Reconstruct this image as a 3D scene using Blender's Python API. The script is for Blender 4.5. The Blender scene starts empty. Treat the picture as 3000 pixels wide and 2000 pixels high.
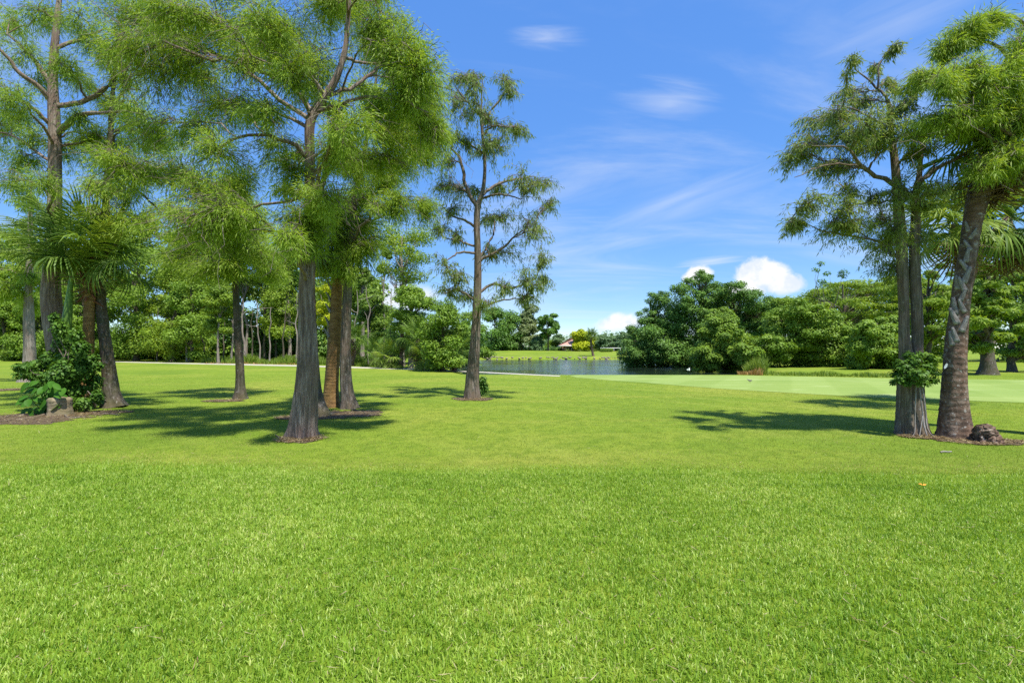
import bpy, math
import numpy as np
from mathutils import Matrix, Vector, Euler

# ------------------------------------------------------------------ camera
EYE, F, CX, HY = 1.6, 1500.0, 1500.0, 1020.0      # eye height (m); focal, centre, horizon in photo pixels
SC = bpy.context.scene
COL = SC.collection
cam_data = bpy.data.cameras.new('camera')
cam_data.lens, cam_data.sensor_width = 18.0, 36.0
cam_data.shift_y = (HY - 1000.0) / 3000.0
cam_data.clip_start, cam_data.clip_end = 0.05, 3000.0
cam = bpy.data.objects.new('camera', cam_data)
cam.location = (0, 0, EYE)
cam.rotation_euler = (math.radians(90), 0, 0)
COL.objects.link(cam)
SC.camera = cam

# ------------------------------------------------------------------ sun, sky, exposure
SUN_EL = math.radians(65)
SUN_H = np.array([0.60, -0.80])                    # horizontal direction towards the sun
sun_dir = Vector((SUN_H[0] * math.cos(SUN_EL), SUN_H[1] * math.cos(SUN_EL), math.sin(SUN_EL)))
sun_data = bpy.data.lights.new('sun', 'SUN')
sun_data.energy, sun_data.angle, sun_data.color = 2.4, math.radians(0.9), (1.0, 0.955, 0.88)
sun = bpy.data.objects.new('sun', sun_data)
sun.rotation_euler = (-sun_dir).to_track_quat('-Z', 'Y').to_euler()
sun.location = (0, 0, 60)
COL.objects.link(sun)
SC.view_settings.view_transform = 'Standard'
SC.view_settings.look = 'None'
SC.view_settings.exposure = 1.75
SC.view_settings.gamma = 1.0
SC.view_settings.use_curve_mapping = False
SC.cycles.max_bounces = 6
SC.cycles.diffuse_bounces = 3
SC.cycles.glossy_bounces = 2
SC.cycles.transparent_max_bounces = 8
SC.cycles.use_denoising = False
SC.cycles.sample_clamp_indirect = 6.0


class Nodes:
    """small helper to write node trees"""
    def __init__(self, tree):
        self.t = tree
        tree.nodes.clear()

    def n(self, kind, _in=None, **attrs):
        nd = self.t.nodes.new(kind)
        for k, v in attrs.items():
            setattr(nd, k, v)
        for k, v in (_in or {}).items():
            s = nd.inputs[k]
            if isinstance(v, bpy.types.NodeSocket):
                self.t.links.new(v, s)
            else:
                s.default_value = v
        return nd

    def math(self, op, a, b=0.0, c=0.0, clamp=False):
        return self.n('ShaderNodeMath', {0: a, 1: b, 2: c}, operation=op, use_clamp=clamp).outputs[0]

    def ramp(self, fac, stops, interp='LINEAR'):
        nd = self.n('ShaderNodeValToRGB', {0: fac})
        cr = nd.color_ramp
        cr.interpolation = interp
        while len(cr.elements) < len(stops):
            cr.elements.new(0.5)
        for e, (p, c) in zip(cr.elements, stops):
            e.position = p
            e.color = (*c, 1.0) if len(c) == 3 else c
        return nd.outputs[0]

    def mix(self, fac, a, b):
        nd = self.n('ShaderNodeMix', data_type='RGBA')
        for k, v in ((0, fac), (6, a), (7, b)):
            if isinstance(v, bpy.types.NodeSocket):
                self.t.links.new(v, nd.inputs[k])
            else:
                nd.inputs[k].default_value = (*v, 1.0) if isinstance(v, tuple) and len(v) == 3 else v
        return nd.outputs[2]

    def smooth(self, x, lo, hi):
        return self.n('ShaderNodeMapRange', {0: x, 1: lo, 2: hi, 3: 0.0, 4: 1.0}, interpolation_type='SMOOTHSTEP').outputs[0]

    def noise(self, vec, scale, detail=4.0, rough=0.55, dist=0.0):
        return self.n('ShaderNodeTexNoise', {'Vector': vec, 'Scale': scale, 'Detail': detail, 'Roughness': rough, 'Distortion': dist}).outputs[0]


world = bpy.data.worlds.new('World')
SC.world = world
world.use_nodes = True
N = Nodes(world.node_tree)
sky = N.n('ShaderNodeTexSky', sky_type='NISHITA', sun_disc=False)
sky.sun_elevation = SUN_EL
sky.sun_rotation = math.atan2(SUN_H[0], SUN_H[1])
sky.altitude, sky.air_density, sky.dust_density, sky.ozone_density = 0.0, 0.75, 0.10, 4.0
SKY_STRENGTH = 0.15
hsv = N.n('ShaderNodeHueSaturation', {'Hue': 0.503, 'Saturation': 1.18, 'Value': 1.0, 'Color': sky.outputs[0]})
skyc = N.n('ShaderNodeVectorMath', {0: hsv.outputs[0], 1: (SKY_STRENGTH,) * 3}, operation='MULTIPLY').outputs[0]
blue = N.n('ShaderNodeSeparateXYZ', {0: skyc}).outputs[2]      # even out the sky's brightness, keep its hues
skyc = N.n('ShaderNodeVectorMath', {0: skyc, 'Scale': N.math('MULTIPLY', N.math('POWER', N.math('MAXIMUM', blue, 0.01), -0.68), 0.345)}, operation='SCALE').outputs[0]
tc = N.n('ShaderNodeTexCoord').outputs['Generated']
sep = N.n('ShaderNodeSeparateXYZ', {0: tc})
dx, dy, dz = sep.outputs
zz = N.math('ADD', N.math('MAXIMUM', dz, 0.0), 0.12)
plane = N.n('ShaderNodeCombineXYZ', {0: N.math('DIVIDE', dx, zz), 1: N.math('DIVIDE', dy, zz), 2: 0.0}).outputs[0]
rot = N.n('ShaderNodeMapping', {0: plane, 2: (0, 0, math.radians(28)), 3: (0.55, 1.5, 1.0)}).outputs[0]
wisp = N.noise(rot, 0.85, 7.0, 0.62, 0.9)
broad = N.noise(plane, 0.33, 3.0, 0.5, 0.2)
cir = N.smooth(N.math('ADD', wisp, N.math('MULTIPLY', broad, 0.75)), 0.80, 1.22)
cir = N.math('MULTIPLY', cir, N.smooth(dz, -0.02, 0.10))
cover = N.math('MULTIPLY', cir, 0.42)


def dir_of(px, py):
    v = Vector(((px - CX) / F, 1.0, -(py - HY) / F))
    return v.normalized()


def patch(px, py, rx, ry, tilt, nscale, namp, lo, hi, flat=False):
    """a cloud at a fixed compass bearing and height above the horizon"""
    c = dir_of(px, py)
    right = Vector((c.y, -c.x, 0)).normalized()
    up = right.cross(c)
    r2 = right * math.cos(tilt) + up * math.sin(tilt)
    u2 = up * math.cos(tilt) - right * math.sin(tilt)
    off = N.n('ShaderNodeVectorMath', {0: tc, 1: tuple(c)}, operation='SUBTRACT').outputs[0]
    k = c.y
    a = N.math('MULTIPLY', N.n('ShaderNodeVectorMath', {0: off, 1: tuple(r2)}, operation='DOT_PRODUCT').outputs['Value'], F / rx / k)
    b = N.math('MULTIPLY', N.n('ShaderNodeVectorMath', {0: off, 1: tuple(u2)}, operation='DOT_PRODUCT').outputs['Value'], F / ry / k)
    front = N.math('GREATER_THAN', N.n('ShaderNodeVectorMath', {0: tc, 1: tuple(c)}, operation='DOT_PRODUCT').outputs['Value'], 0.5)
    d = N.math('SQRT', N.math('ADD', N.math('MULTIPLY', a, a), N.math('MULTIPLY', b, b)))
    nz = N.noise(tc, nscale, 6.0, 0.6, 0.3) if flat else N.noise(N.n('ShaderNodeCombineXYZ', {0: N.math('MULTIPLY', a, 0.55), 1: N.math('MULTIPLY', b, 1.5), 2: px * 0.37}).outputs[0], 1.1, 5.0, 0.52, 0.8)
    v = N.math('ADD', N.math('SUBTRACT', 1.0, d), N.math('MULTIPLY', N.math('SUBTRACT', nz, 0.5), namp))
    m = N.smooth(v, lo, hi)
    if flat:
        m = N.math('MULTIPLY', m, N.smooth(b, -0.75, -0.15))
    return N.math('MULTIPLY', m, front)


# thin high wisps and three cumulus heads low over the trees
for args, amt in (((1610, 108, 150, 45, -0.05, 9, 1.6, 0.1, 1.7), 0.55), ((1960, 300, 210, 75, -0.2, 8, 1.6, 0.1, 1.7), 0.55),
                  ((1930, 610, 480, 110, 0.30, 5, 1.7, 0.1, 1.7), 0.42), ((2650, 60, 460, 190, 0.1, 5, 1.7, 0.1, 1.8), 0.45),
                  ((2080, 765, 130, 18, 0.06, 12, 0.9, 0.0, 1.0), 0.55), ((1500, 860, 260, 90, 0.0, 6, 0.9, 0.0, 1.2), 0.35)):
    cover = N.math('MAXIMUM', cover, N.math('MULTIPLY', patch(*args), amt))
cum = None
for args in ((2235, 815, 100, 78, 0.0, 26, 1.0, 0.12, 0.42, True), (2300, 838, 70, 48, 0.0, 30, 1.0, 0.12, 0.42, True),
             (2045, 806, 60, 36, 0.25, 30, 1.0, 0.12, 0.45, True), (1815, 948, 85, 36, 0.12, 26, 1.0, 0.10, 0.5, True),
             (2190, 850, 80, 40, 0.0, 26, 0.9, 0.1, 0.6, True), (60, 920, 120, 60, 0.0, 20, 0.9, 0.1, 0.6, True),
             (1180, 880, 160, 70, 0.0, 14, 0.9, 0.1, 0.8, True), (-2600, 760, 420, 220, 0.0, 12, 1.0, 0.1, 0.45, True),
             (5200, 700, 480, 240, 0.0, 12, 1.0, 0.1, 0.45, True)):
    m = patch(*args)
    cum = m if cum is None else N.math('MAXIMUM', cum, m)
body = N.noise(tc, 34, 5, 0.6)
col1 = N.mix(cover, skyc, (0.27, 0.285, 0.305))
cumcol = N.mix(N.smooth(body, 0.35, 0.6), (0.25, 0.27, 0.30), (0.315, 0.315, 0.31))
col2 = N.mix(N.math('MULTIPLY', cum, 0.95), col1, cumcol)
bg = N.n('ShaderNodeBackground', {'Color': col2, 'Strength': 1.0})
N.n('ShaderNodeOutputWorld', {0: bg.outputs[0]})


# ------------------------------------------------------------------ helpers: pixels, meshes, objects
def P(px, py, D):
    """photo pixel at a known distance D along the view axis"""
    return np.array([(px - CX) / F * D, D, EYE - (py - HY) / F * D])


def gdist(py, z=0.0):
    return (EYE - z) * F / (py - HY)


def nrm(v):
    return v / np.maximum(np.linalg.norm(v, axis=-1, keepdims=True), 1e-9)


class Geo:
    def __init__(self):
        self.V, self.Q, self.T, self.c, self.tint = [], [], [], 0, []

    def add(self, v, f, tint=None):
        v = np.asarray(v, float).reshape(-1, 3)
        f = np.asarray(f, int)
        (self.Q if f.shape[1] == 4 else self.T).append(f + self.c)
        self.V.append(v)
        self.c += len(v)
        self.tint.append(np.full(len(v), 0.5) if tint is None else np.broadcast_to(tint, (len(v),)))

    def mesh(self, name, mat, origin=(0, 0, 0), smooth=False):
        me = bpy.data.meshes.new(name)
        v = np.concatenate(self.V) - np.asarray(origin, float)
        q = np.concatenate(self.Q) if self.Q else np.zeros((0, 4), int)
        t = np.concatenate(self.T) if self.T else np.zeros((0, 3), int)
        me.vertices.add(len(v))
        me.vertices.foreach_set('co', v.astype(np.float32).ravel())
        nl = q.size + t.size
        me.loops.add(nl)
        me.loops.foreach_set('vertex_index', np.concatenate([q.ravel(), t.ravel()]).astype(np.int32))
        tot = np.concatenate([np.full(len(q), 4), np.full(len(t), 3)]).astype(np.int32)
        me.polygons.add(len(tot))
        me.polygons.foreach_set('loop_start', (np.cumsum(tot) - tot).astype(np.int32))
        me.polygons.foreach_set('loop_total', tot)
        if smooth:
            me.polygons.foreach_set('use_smooth', np.ones(len(tot), bool))
        a = me.attributes.new('tint', 'FLOAT', 'POINT')
        a.data.foreach_set('value', np.concatenate(self.tint).astype(np.float32))
        me.update(calc_edges=True)
        me.materials.append(mat)
        return me


def link(name, me, parent=None, loc=(0, 0, 0), kind=None):
    o = bpy.data.objects.new(name, me)
    COL.objects.link(o)
    o.location = loc
    if parent:
        o.parent = parent
    if kind:
        o['kind'] = kind
    return o


def thing(name, label, cat, loc, group=None):
    o = bpy.data.objects.new(name, None)
    o.empty_display_size = 0.2
    COL.objects.link(o)
    o.location = tuple(float(c) for c in loc)
    o['label'], o['category'] = label, cat
    if group:
        o['group'] = group
    return o


def tagged(o, label, cat, group=None):
    o['label'], o['category'] = label, cat
    if group:
        o['group'] = group
    return o


def tubes(paths, radii, sides=4):
    paths = np.asarray(paths, float)
    radii = np.asarray(radii, float)
    n, k, _ = paths.shape
    t = nrm(np.gradient(paths, axis=1))
    ref = np.where(np.abs(t[..., 2:3]) < 0.85, np.array([0, 0, 1.0]), np.array([1.0, 0, 0]))
    u = nrm(np.cross(t, ref))
    v = np.cross(t, u)
    a = np.arange(sides) / sides * 2 * math.pi
    ring = paths[:, :, None, :] + radii[:, :, None, None] * (np.cos(a)[None, None, :, None] * u[:, :, None, :] + np.sin(a)[None, None, :, None] * v[:, :, None, :])
    base = (np.arange(n) * k * sides)[:, None, None] + (np.arange(k - 1) * sides)[None, :, None] + np.arange(sides)[None, None, :]
    nxt = (np.arange(n) * k * sides)[:, None, None] + (np.arange(k - 1) * sides)[None, :, None] + ((np.arange(sides) + 1) % sides)[None, None, :]
    f = np.stack([base, nxt, nxt + sides, base + sides], -1).reshape(-1, 4)
    return ring.reshape(-1, 3), f


def resample(pts, k):
    pts = np.asarray(pts, float)
    d = np.r_[0, np.cumsum(np.linalg.norm(np.diff(pts[:, :3], axis=0), axis=1))]
    s = np.linspace(0, d[-1], k)
    # smooth (Catmull-Rom like) through cubic Hermite on each component
    m = np.gradient(pts, d, axis=0)
    i = np.clip(np.searchsorted(d, s) - 1, 0, len(d) - 2)
    h = (d[i + 1] - d[i])
    u = ((s - d[i]) / h)[:, None]
    h = h[:, None]
    return ((2 * u**3 - 3 * u**2 + 1) * pts[i] + (u**3 - 2 * u**2 + u) * h * m[i] + (-2 * u**3 + 3 * u**2) * pts[i + 1] + (u**3 - u**2) * h * m[i + 1])


def leaf_tris(pos, d, n, L, W):
    """one pointed blade per leaf, for leaves a pixel or two wide"""
    d = nrm(d)
    s = nrm(np.cross(d, n))
    L = np.asarray(L)[:, None]
    W = np.asarray(W)[:, None]
    v = np.stack([pos + d * L * 0.25 + s * W / 2, pos + d * L, pos - s * W / 2], 1)
    return v.reshape(-1, 3), np.arange(len(pos) * 3).reshape(-1, 3)


def leaves(pos, d, n, L, W, fold=0.18, fat=0.45):
    """one folded diamond per leaf"""
    d = nrm(d)
    s = nrm(np.cross(d, n))
    n = np.cross(s, d)
    L = np.asarray(L)[:, None]
    W = np.asarray(W)[:, None]
    mid = pos + d * L * fat
    lift = n * W * fold
    v = np.stack([pos, mid + s * W / 2 + lift, pos + d * L - n * L * 0.06, mid - s * W / 2 + lift], 1)
    f = np.arange(len(pos) * 4).reshape(-1, 4)
    return v.reshape(-1, 3), f


def randdir(rng, n):
    return nrm(rng.normal(size=(n, 3)))


# ------------------------------------------------------------------ materials
def material(name):
    m = bpy.data.materials.new(name)
    m.use_nodes = True
    return m, Nodes(m.node_tree)


def leaf_mat(name, c0, c1, c2, trans=0.35, rough=0.5, spec=0.25, tcol=(1.25, 1.15, 0.5), drift=0.0):
    """leaf blades: reflect and let light through; hue varies from clump to clump"""
    m, n = material(name)
    t = n.n('ShaderNodeAttribute', attribute_name='tint').outputs['Fac']
    if drift:
        gp_ = n.n('ShaderNodeNewGeometry').outputs['Position']
        dn_ = n.math('ADD', n.noise(gp_, 0.55, 3, 0.5), n.math('MULTIPLY', n.noise(gp_, 4.0, 3, 0.6), 0.6))
        t = n.math('ADD', t, n.math('MULTIPLY', n.math('SUBTRACT', dn_, 0.8), drift))
    col = n.ramp(t, [(0.0, c0), (0.5, c1), (1.0, c2)])
    p = n.n('ShaderNodeBsdfPrincipled', {'Base Color': col, 'Roughness': rough, 'Specular IOR Level': spec})
    tc_ = n.n('ShaderNodeVectorMath', {0: col, 1: tcol}, operation='MULTIPLY').outputs[0]
    tr = n.n('ShaderNodeBsdfTranslucent', {'Color': tc_})
    mx = n.n('ShaderNodeMixShader', {0: trans, 1: p.outputs[0], 2: tr.outputs[0]})
    n.n('ShaderNodeOutputMaterial', {0: mx.outputs[0]})
    return m


def bark_mat(name, dark, mid, light, streak=(24, 24, 2.0), ring=0.0, lichen=0.25, bump=0.5, moss=None):
    m, n = material(name)
    o = n.n('ShaderNodeTexCoord').outputs['Object']
    mp = n.n('ShaderNodeMapping', {0: o, 3: streak}).outputs[0]
    a = n.noise(mp, 1.0, 6.0, 0.65, 0.5)
    b = n.noise(o, 2.2, 4.0, 0.6)
    col = n.ramp(a, [(0.25, dark), (0.5, mid), (0.72, light)])
    col = n.mix(n.math('MULTIPLY', n.smooth(b, 0.42, 0.66), 0.55), col, tuple(0.55 * x + 0.45 * y for x, y in zip(mid, (0.20, 0.10, 0.065))))
    li = n.smooth(n.noise(o, 17, 3, 0.5), 0.60, 0.70)
    col = n.mix(n.math('MULTIPLY', li, lichen), col, (0.42, 0.42, 0.38))
    if moss:
        z = n.n('ShaderNodeSeparateXYZ', {0: o}).outputs[2]
        mm = n.math('MULTIPLY', n.smooth(n.noise(o, 5, 4, 0.6), 0.40, 0.62), moss[3])
        col = n.mix(mm, col, tuple(moss[:3]))
    h = a
    if ring:
        z = n.n('ShaderNodeSeparateXYZ', {0: o}).outputs[2]
        w = n.math('SINE', n.math('ADD', n.math('MULTIPLY', z, ring), n.math('MULTIPLY', b, 6.0)))
        h = n.math('ADD', a, n.math('MULTIPLY', w, 0.10))
        col = n.mix(n.math('MULTIPLY', n.smooth(w, 0.5, 1.0), 0.22), col, dark)
    bp = n.n('ShaderNodeBump', {'Height': h, 'Strength': bump, 'Distance': 0.03})
    p = n.n('ShaderNodeBsdfPrincipled', {'Base Color': col, 'Roughness': 0.85, 'Specular IOR Level': 0.15, 'Normal': bp.outputs[0]})
    n.n('ShaderNodeOutputMaterial', {0: p.outputs[0]})
    return m


def plain(name, col, rough=0.7, var=0.25, scale=6.0, bump=0.0):
    m, n = material(name)
    o = n.n('ShaderNodeTexCoord').outputs['Object']
    a = n.noise(o, scale, 5, 0.6)
    c = n.ramp(a, [(0.3, tuple(x * (1 - var) for x in col)), (0.7, tuple(min(1, x * (1 + var)) for x in col))])
    ins = {'Base Color': c, 'Roughness': rough, 'Specular IOR Level': 0.3}
    if bump:
        ins['Normal'] = n.n('ShaderNodeBump', {'Height': a, 'Strength': bump, 'Distance': 0.03}).outputs[0]
    p = n.n('ShaderNodeBsdfPrincipled', ins)
    n.n('ShaderNodeOutputMaterial', {0: p.outputs[0]})
    return m


M = {}
M['cyp'] = leaf_mat('cypress_leaf', (0.14, 0.24, 0.029), (0.245, 0.374, 0.043), (0.41, 0.52, 0.06), 0.5)
M['cyp_thin'] = leaf_mat('thin_cypress_leaf', (0.103, 0.177, 0.039), (0.185, 0.269, 0.062), (0.31, 0.361, 0.08), 0.48)
M['cyp_far'] = leaf_mat('far_cypress_leaf', (0.112, 0.203, 0.025), (0.211, 0.323, 0.03), (0.336, 0.435, 0.041), 0.45)
M['yellow'] = leaf_mat('yellow_leaf', (0.27, 0.351, 0.016), (0.432, 0.513, 0.02), (0.567, 0.594, 0.027), 0.45)
M['dark'] = leaf_mat('dark_leaf', (0.064, 0.137, 0.026), (0.114, 0.233, 0.037), (0.216, 0.363, 0.059), 0.3, 0.5, 0.22)
M['mid'] = leaf_mat('mid_leaf', (0.096, 0.181, 0.022), (0.172, 0.29, 0.03), (0.286, 0.418, 0.05), 0.36, 0.5, 0.22)
M['wood'] = leaf_mat('woodland_leaf', (0.078, 0.151, 0.022), (0.146, 0.246, 0.032), (0.263, 0.37, 0.042), 0.35)
M['pale'] = leaf_mat('pale_leaf', (0.13, 0.18, 0.07), (0.20, 0.26, 0.10), (0.28, 0.34, 0.14), 0.35)
M['far'] = leaf_mat('distant_leaf', (0.081, 0.155, 0.06), (0.121, 0.208, 0.081), (0.188, 0.282, 0.101), 0.25)
M['ivy'] = leaf_mat('ivy_leaf', (0.044, 0.105, 0.016), (0.078, 0.175, 0.02), (0.157, 0.28, 0.034), 0.3, 0.5, 0.22)
M['big'] = leaf_mat('broad_leaf', (0.035, 0.112, 0.01), (0.056, 0.168, 0.014), (0.084, 0.21, 0.021), 0.35, 0.55, 0.15)
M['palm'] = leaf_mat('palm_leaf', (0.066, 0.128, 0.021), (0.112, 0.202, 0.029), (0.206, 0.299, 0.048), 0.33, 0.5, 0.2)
M['palm_pale'] = leaf_mat('light_palm_leaf', (0.111, 0.185, 0.026), (0.174, 0.264, 0.037), (0.285, 0.356, 0.063), 0.33, 0.5, 0.2)  # yellower, paler leaf for some palms and feather fronds
M['dead'] = leaf_mat('dead_palm_leaf', (0.10, 0.065, 0.035), (0.17, 0.115, 0.06), (0.26, 0.19, 0.11), 0.15)
M['rust'] = leaf_mat('dry_reed', (0.20, 0.11, 0.03), (0.32, 0.19, 0.06), (0.42, 0.30, 0.11), 0.2)
M['orange'] = leaf_mat('rust_leaf', (0.144, 0.042, 0.012), (0.21, 0.066, 0.018), (0.252, 0.102, 0.03), 0.2)
M['litter'] = leaf_mat('dead_litter', (0.09, 0.056, 0.027), (0.2, 0.134, 0.063), (0.38, 0.325, 0.18), 0.1)
M['blade'] = leaf_mat('lawn_blade', (0.141, 0.272, 0.022), (0.291, 0.445, 0.043), (0.648, 0.692, 0.242), 0.40, 0.42, 0.3, drift=0.9)  # pale end serves straw and a sheen painted into the blade colour
M['mown'] = leaf_mat('mown_blade', (0.11, 0.177, 0.016), (0.212, 0.279, 0.029), (0.387, 0.369, 0.099), 0.30, 0.5, 0.2)
M['reed'] = leaf_mat('reed_blade', (0.10, 0.17, 0.02), (0.17, 0.26, 0.03), (0.27, 0.33, 0.05), 0.35)
M['bark'] = bark_mat('cypress_bark', (0.032, 0.025, 0.019), (0.135, 0.108, 0.084), (0.32, 0.28, 0.235), moss=(0.05, 0.07, 0.018, 0.25))
M['bark_red'] = bark_mat('red_cypress_bark', (0.040, 0.030, 0.024), (0.180, 0.138, 0.108), (0.40, 0.345, 0.29), lichen=0.2, bump=0.8)
M['bark_dark'] = bark_mat('dark_bark', (0.030, 0.026, 0.020), (0.082, 0.070, 0.052), (0.17, 0.155, 0.13), lichen=0.45, moss=(0.045, 0.06, 0.015, 0.45))
M['bark_pale'] = bark_mat('pale_bark', (0.10, 0.085, 0.07), (0.22, 0.19, 0.16), (0.38, 0.35, 0.31), lichen=0.2)
M['twig'] = bark_mat('twig_bark', (0.055, 0.045, 0.035), (0.15, 0.125, 0.10), (0.30, 0.27, 0.24), (20, 20, 20), lichen=0.1, bump=0.0)
M['palm_bark'] = bark_mat('palm_bark', (0.045, 0.034, 0.026), (0.13, 0.088, 0.062), (0.31, 0.25, 0.20), (9, 9, 9), ring=60, lichen=0.55, bump=0.8)
M['palm_orange'] = bark_mat('ochre_palm_bark', (0.10, 0.06, 0.025), (0.24, 0.14, 0.05), (0.36, 0.24, 0.10), (5, 5, 16), ring=70, lichen=0.1)
M['royal_bark'] = bark_mat('ringed_palm_bark', (0.14, 0.08, 0.04), (0.27, 0.17, 0.10), (0.38, 0.28, 0.20), (4, 4, 10), ring=42, lichen=0.1)
M['shaft'] = plain('green_shaft', (0.10, 0.19, 0.03), 0.4, 0.3, 3)
M['boot'] = bark_mat('old_boot', (0.10, 0.09, 0.08), (0.25, 0.235, 0.215), (0.42, 0.40, 0.37), (12, 12, 4), lichen=0.2)
M['boot_red'] = bark_mat('rusty_boot', (0.09, 0.035, 0.018), (0.22, 0.09, 0.045), (0.36, 0.19, 0.10), (12, 12, 4), lichen=0.1)
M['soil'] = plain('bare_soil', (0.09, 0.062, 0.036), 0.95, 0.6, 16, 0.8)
M['stump'] = bark_mat('tan_stump', (0.11, 0.085, 0.05), (0.26, 0.21, 0.13), (0.40, 0.34, 0.23), (5, 5, 12), lichen=0.15, moss=(0.06, 0.08, 0.02, 0.4))
M['sand'] = plain('sand', (0.62, 0.58, 0.48), 0.95, 0.1, 2)
M['path'] = plain('path_concrete', (0.40, 0.37, 0.30), 0.9, 0.15, 1.5)
M['rock'] = plain('shore_rock', (0.22, 0.19, 0.15), 0.9, 0.45, 3, 0.6)
M['white'] = plain('white_paint', (0.80, 0.80, 0.80), 0.5, 0.05)
M['black'] = plain('black_rubber', (0.012, 0.012, 0.016), 0.5, 0.1)
M['wall'] = plain('house_wall', (0.24, 0.16, 0.12), 0.8, 0.15)
M['wall2'] = plain('peach_wall', (0.60, 0.42, 0.30), 0.8, 0.1)
M['glass'] = plain('dark_pane', (0.02, 0.025, 0.03), 0.1, 0.1)


def roof_mat():
    m, n = material('clay_tile')
    o = n.n('ShaderNodeTexCoord').outputs['Object']
    z = n.n('ShaderNodeSeparateXYZ', {0: o})
    w = n.math('SINE', n.math('MULTIPLY', z.outputs[0], 20.0))
    c = n.mix(n.smooth(n.noise(o, 3, 4), 0.35, 0.65), (0.42, 0.21, 0.15), (0.54, 0.33, 0.25))
    c = n.mix(n.math('MULTIPLY', n.smooth(w, 0.3, 1.0), 0.3), c, (0.36, 0.13, 0.09))
    p = n.n('ShaderNodeBsdfPrincipled', {'Base Color': c, 'Roughness': 0.8})
    n.n('ShaderNodeOutputMaterial', {0: p.outputs[0]})
    return m


M['tile'] = roof_mat()


def lawn_mat():
    m, n = material('lawn')
    g = n.n('ShaderNodeNewGeometry').outputs['Position']
    big = n.noise(g, 0.16, 4, 0.55, 0.6)
    str_ = n.n('ShaderNodeMapping', {0: g, 2: (0, 0, 0.22), 3: (0.10, 0.55, 1.0)}).outputs[0]
    streak = n.noise(str_, 1.0, 5, 0.6, 0.8)
    fine = n.noise(g, 26.0, 5, 0.7)
    col = n.ramp(big, [(0.30, (0.118, 0.190, 0.018)), (0.50, (0.166, 0.238, 0.021)), (0.70, (0.255, 0.280, 0.042))])
    col = n.mix(n.math('MULTIPLY', n.smooth(streak, 0.50, 0.72), 0.6), col, (0.245, 0.262, 0.040))
    col = n.mix(n.math('MULTIPLY', n.smooth(n.noise(g, 3.2, 5, 0.7, 0.4), 0.42, 0.62), 0.55), col, (0.078, 0.142, 0.009))
    ctr = n.n('ShaderNodeVectorMath', {0: g, 1: (-9.0, 4.0, 0.0)}, operation='DISTANCE').outputs['Value']
    arcs = n.smooth(n.math('SINE', n.math('ADD', n.math('MULTIPLY', ctr, 4.2), n.math('MULTIPLY', n.noise(g, 0.3, 2, 0.5), 3.0))), 0.2, 0.9)
    col = n.mix(n.math('MULTIPLY', n.math('MULTIPLY', arcs, n.smooth(n.noise(g, 0.22, 2, 0.5), 0.40, 0.60)), 0.28), col, (0.26, 0.30, 0.05))
    dry = n.smooth(n.noise(g, 0.75, 6, 0.7, 1.0), 0.63, 0.74)
    col = n.mix(n.math('MULTIPLY', dry, 0.45), col, (0.27, 0.24, 0.06))
    col = n.mix(n.math('MULTIPLY', n.math('SUBTRACT', fine, 0.5), 0.9, clamp=True), col, (0.04, 0.08, 0.006))
    col = n.mix(n.math('MULTIPLY', n.math('SUBTRACT', 0.5, fine), 0.9, clamp=True), col, (0.30, 0.36, 0.05))
    bp = n.n('ShaderNodeBump', {'Height': fine, 'Strength': 0.9, 'Distance': 0.03})
    p = n.n('ShaderNodeBsdfPrincipled', {'Base Color': col, 'Roughness': 0.9, 'Specular IOR Level': 0.1, 'Normal': bp.outputs[0]})
    n.n('ShaderNodeOutputMaterial', {0: p.outputs[0]})
    return m


def green_mat():
    m, n = material('putting_turf')
    g = n.n('ShaderNodeNewGeometry').outputs['Position']
    mp = n.n('ShaderNodeMapping', {0: g, 2: (0, 0, -0.12), 3: (0.09, 0.8, 1.0)}).outputs[0]
    a = n.noise(mp, 1.0, 5, 0.6, 0.6)
    col = n.ramp(a, [(0.3, (0.160, 0.240, 0.050)), (0.55, (0.205, 0.280, 0.065)), (0.75, (0.26, 0.32, 0.10))])
    pale = n.smooth(n.noise(n.n('ShaderNodeMapping', {0: g, 3: (0.35, 1.6, 1.0)}).outputs[0], 1.0, 4, 0.6, 0.5), 0.58, 0.70)
    col = n.mix(n.math('MULTIPLY', pale, 0.6), col, (0.42, 0.46, 0.24))
    sx = n.n('ShaderNodeSeparateXYZ', {0: n.n('ShaderNodeMapping', {0: g, 2: (0, 0, 0.5)}).outputs[0]}).outputs[0]
    stripe = n.smooth(n.math('SINE', n.math('MULTIPLY', sx, 2.1)), -0.25, 0.25)
    col = n.mix(n.math('MULTIPLY', stripe, 0.16), col, (0.32, 0.40, 0.13))
    fine = n.noise(g, 9, 5, 0.7)
    col = n.mix(n.math('MULTIPLY', n.smooth(fine, 0.45, 0.7), 0.25), col, (0.12, 0.19, 0.035))
    p = n.n('ShaderNodeBsdfPrincipled', {'Base Color': col, 'Roughness': 0.9, 'Specular IOR Level': 0.1})
    n.n('ShaderNodeOutputMaterial', {0: p.outputs[0]})
    return m


def water_mat():
    m, n = material('pond_water')
    g = n.n('ShaderNodeNewGeometry').outputs['Position']
    mp = n.n('ShaderNodeMapping', {0: g, 3: (0.7, 2.2, 1.0)}).outputs[0]
    calm = n.smooth(n.noise(g, 0.12, 2, 0.5), 0.35, 0.6)
    h = n.math('MULTIPLY', n.noise(mp, 1.1, 3, 0.55, 0.3), n.math('ADD', 0.35, calm))
    bp = n.n('ShaderNodeBump', {'Height': h, 'Strength': 0.55, 'Distance': 0.14})
    p = n.n('ShaderNodeBsdfPrincipled', {'Base Color': (0.012, 0.022, 0.014, 1), 'Roughness': 0.10, 'IOR': 1.33, 'Normal': bp.outputs[0]})
    n.n('ShaderNodeOutputMaterial', {0: p.outputs[0]})
    return m


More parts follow.
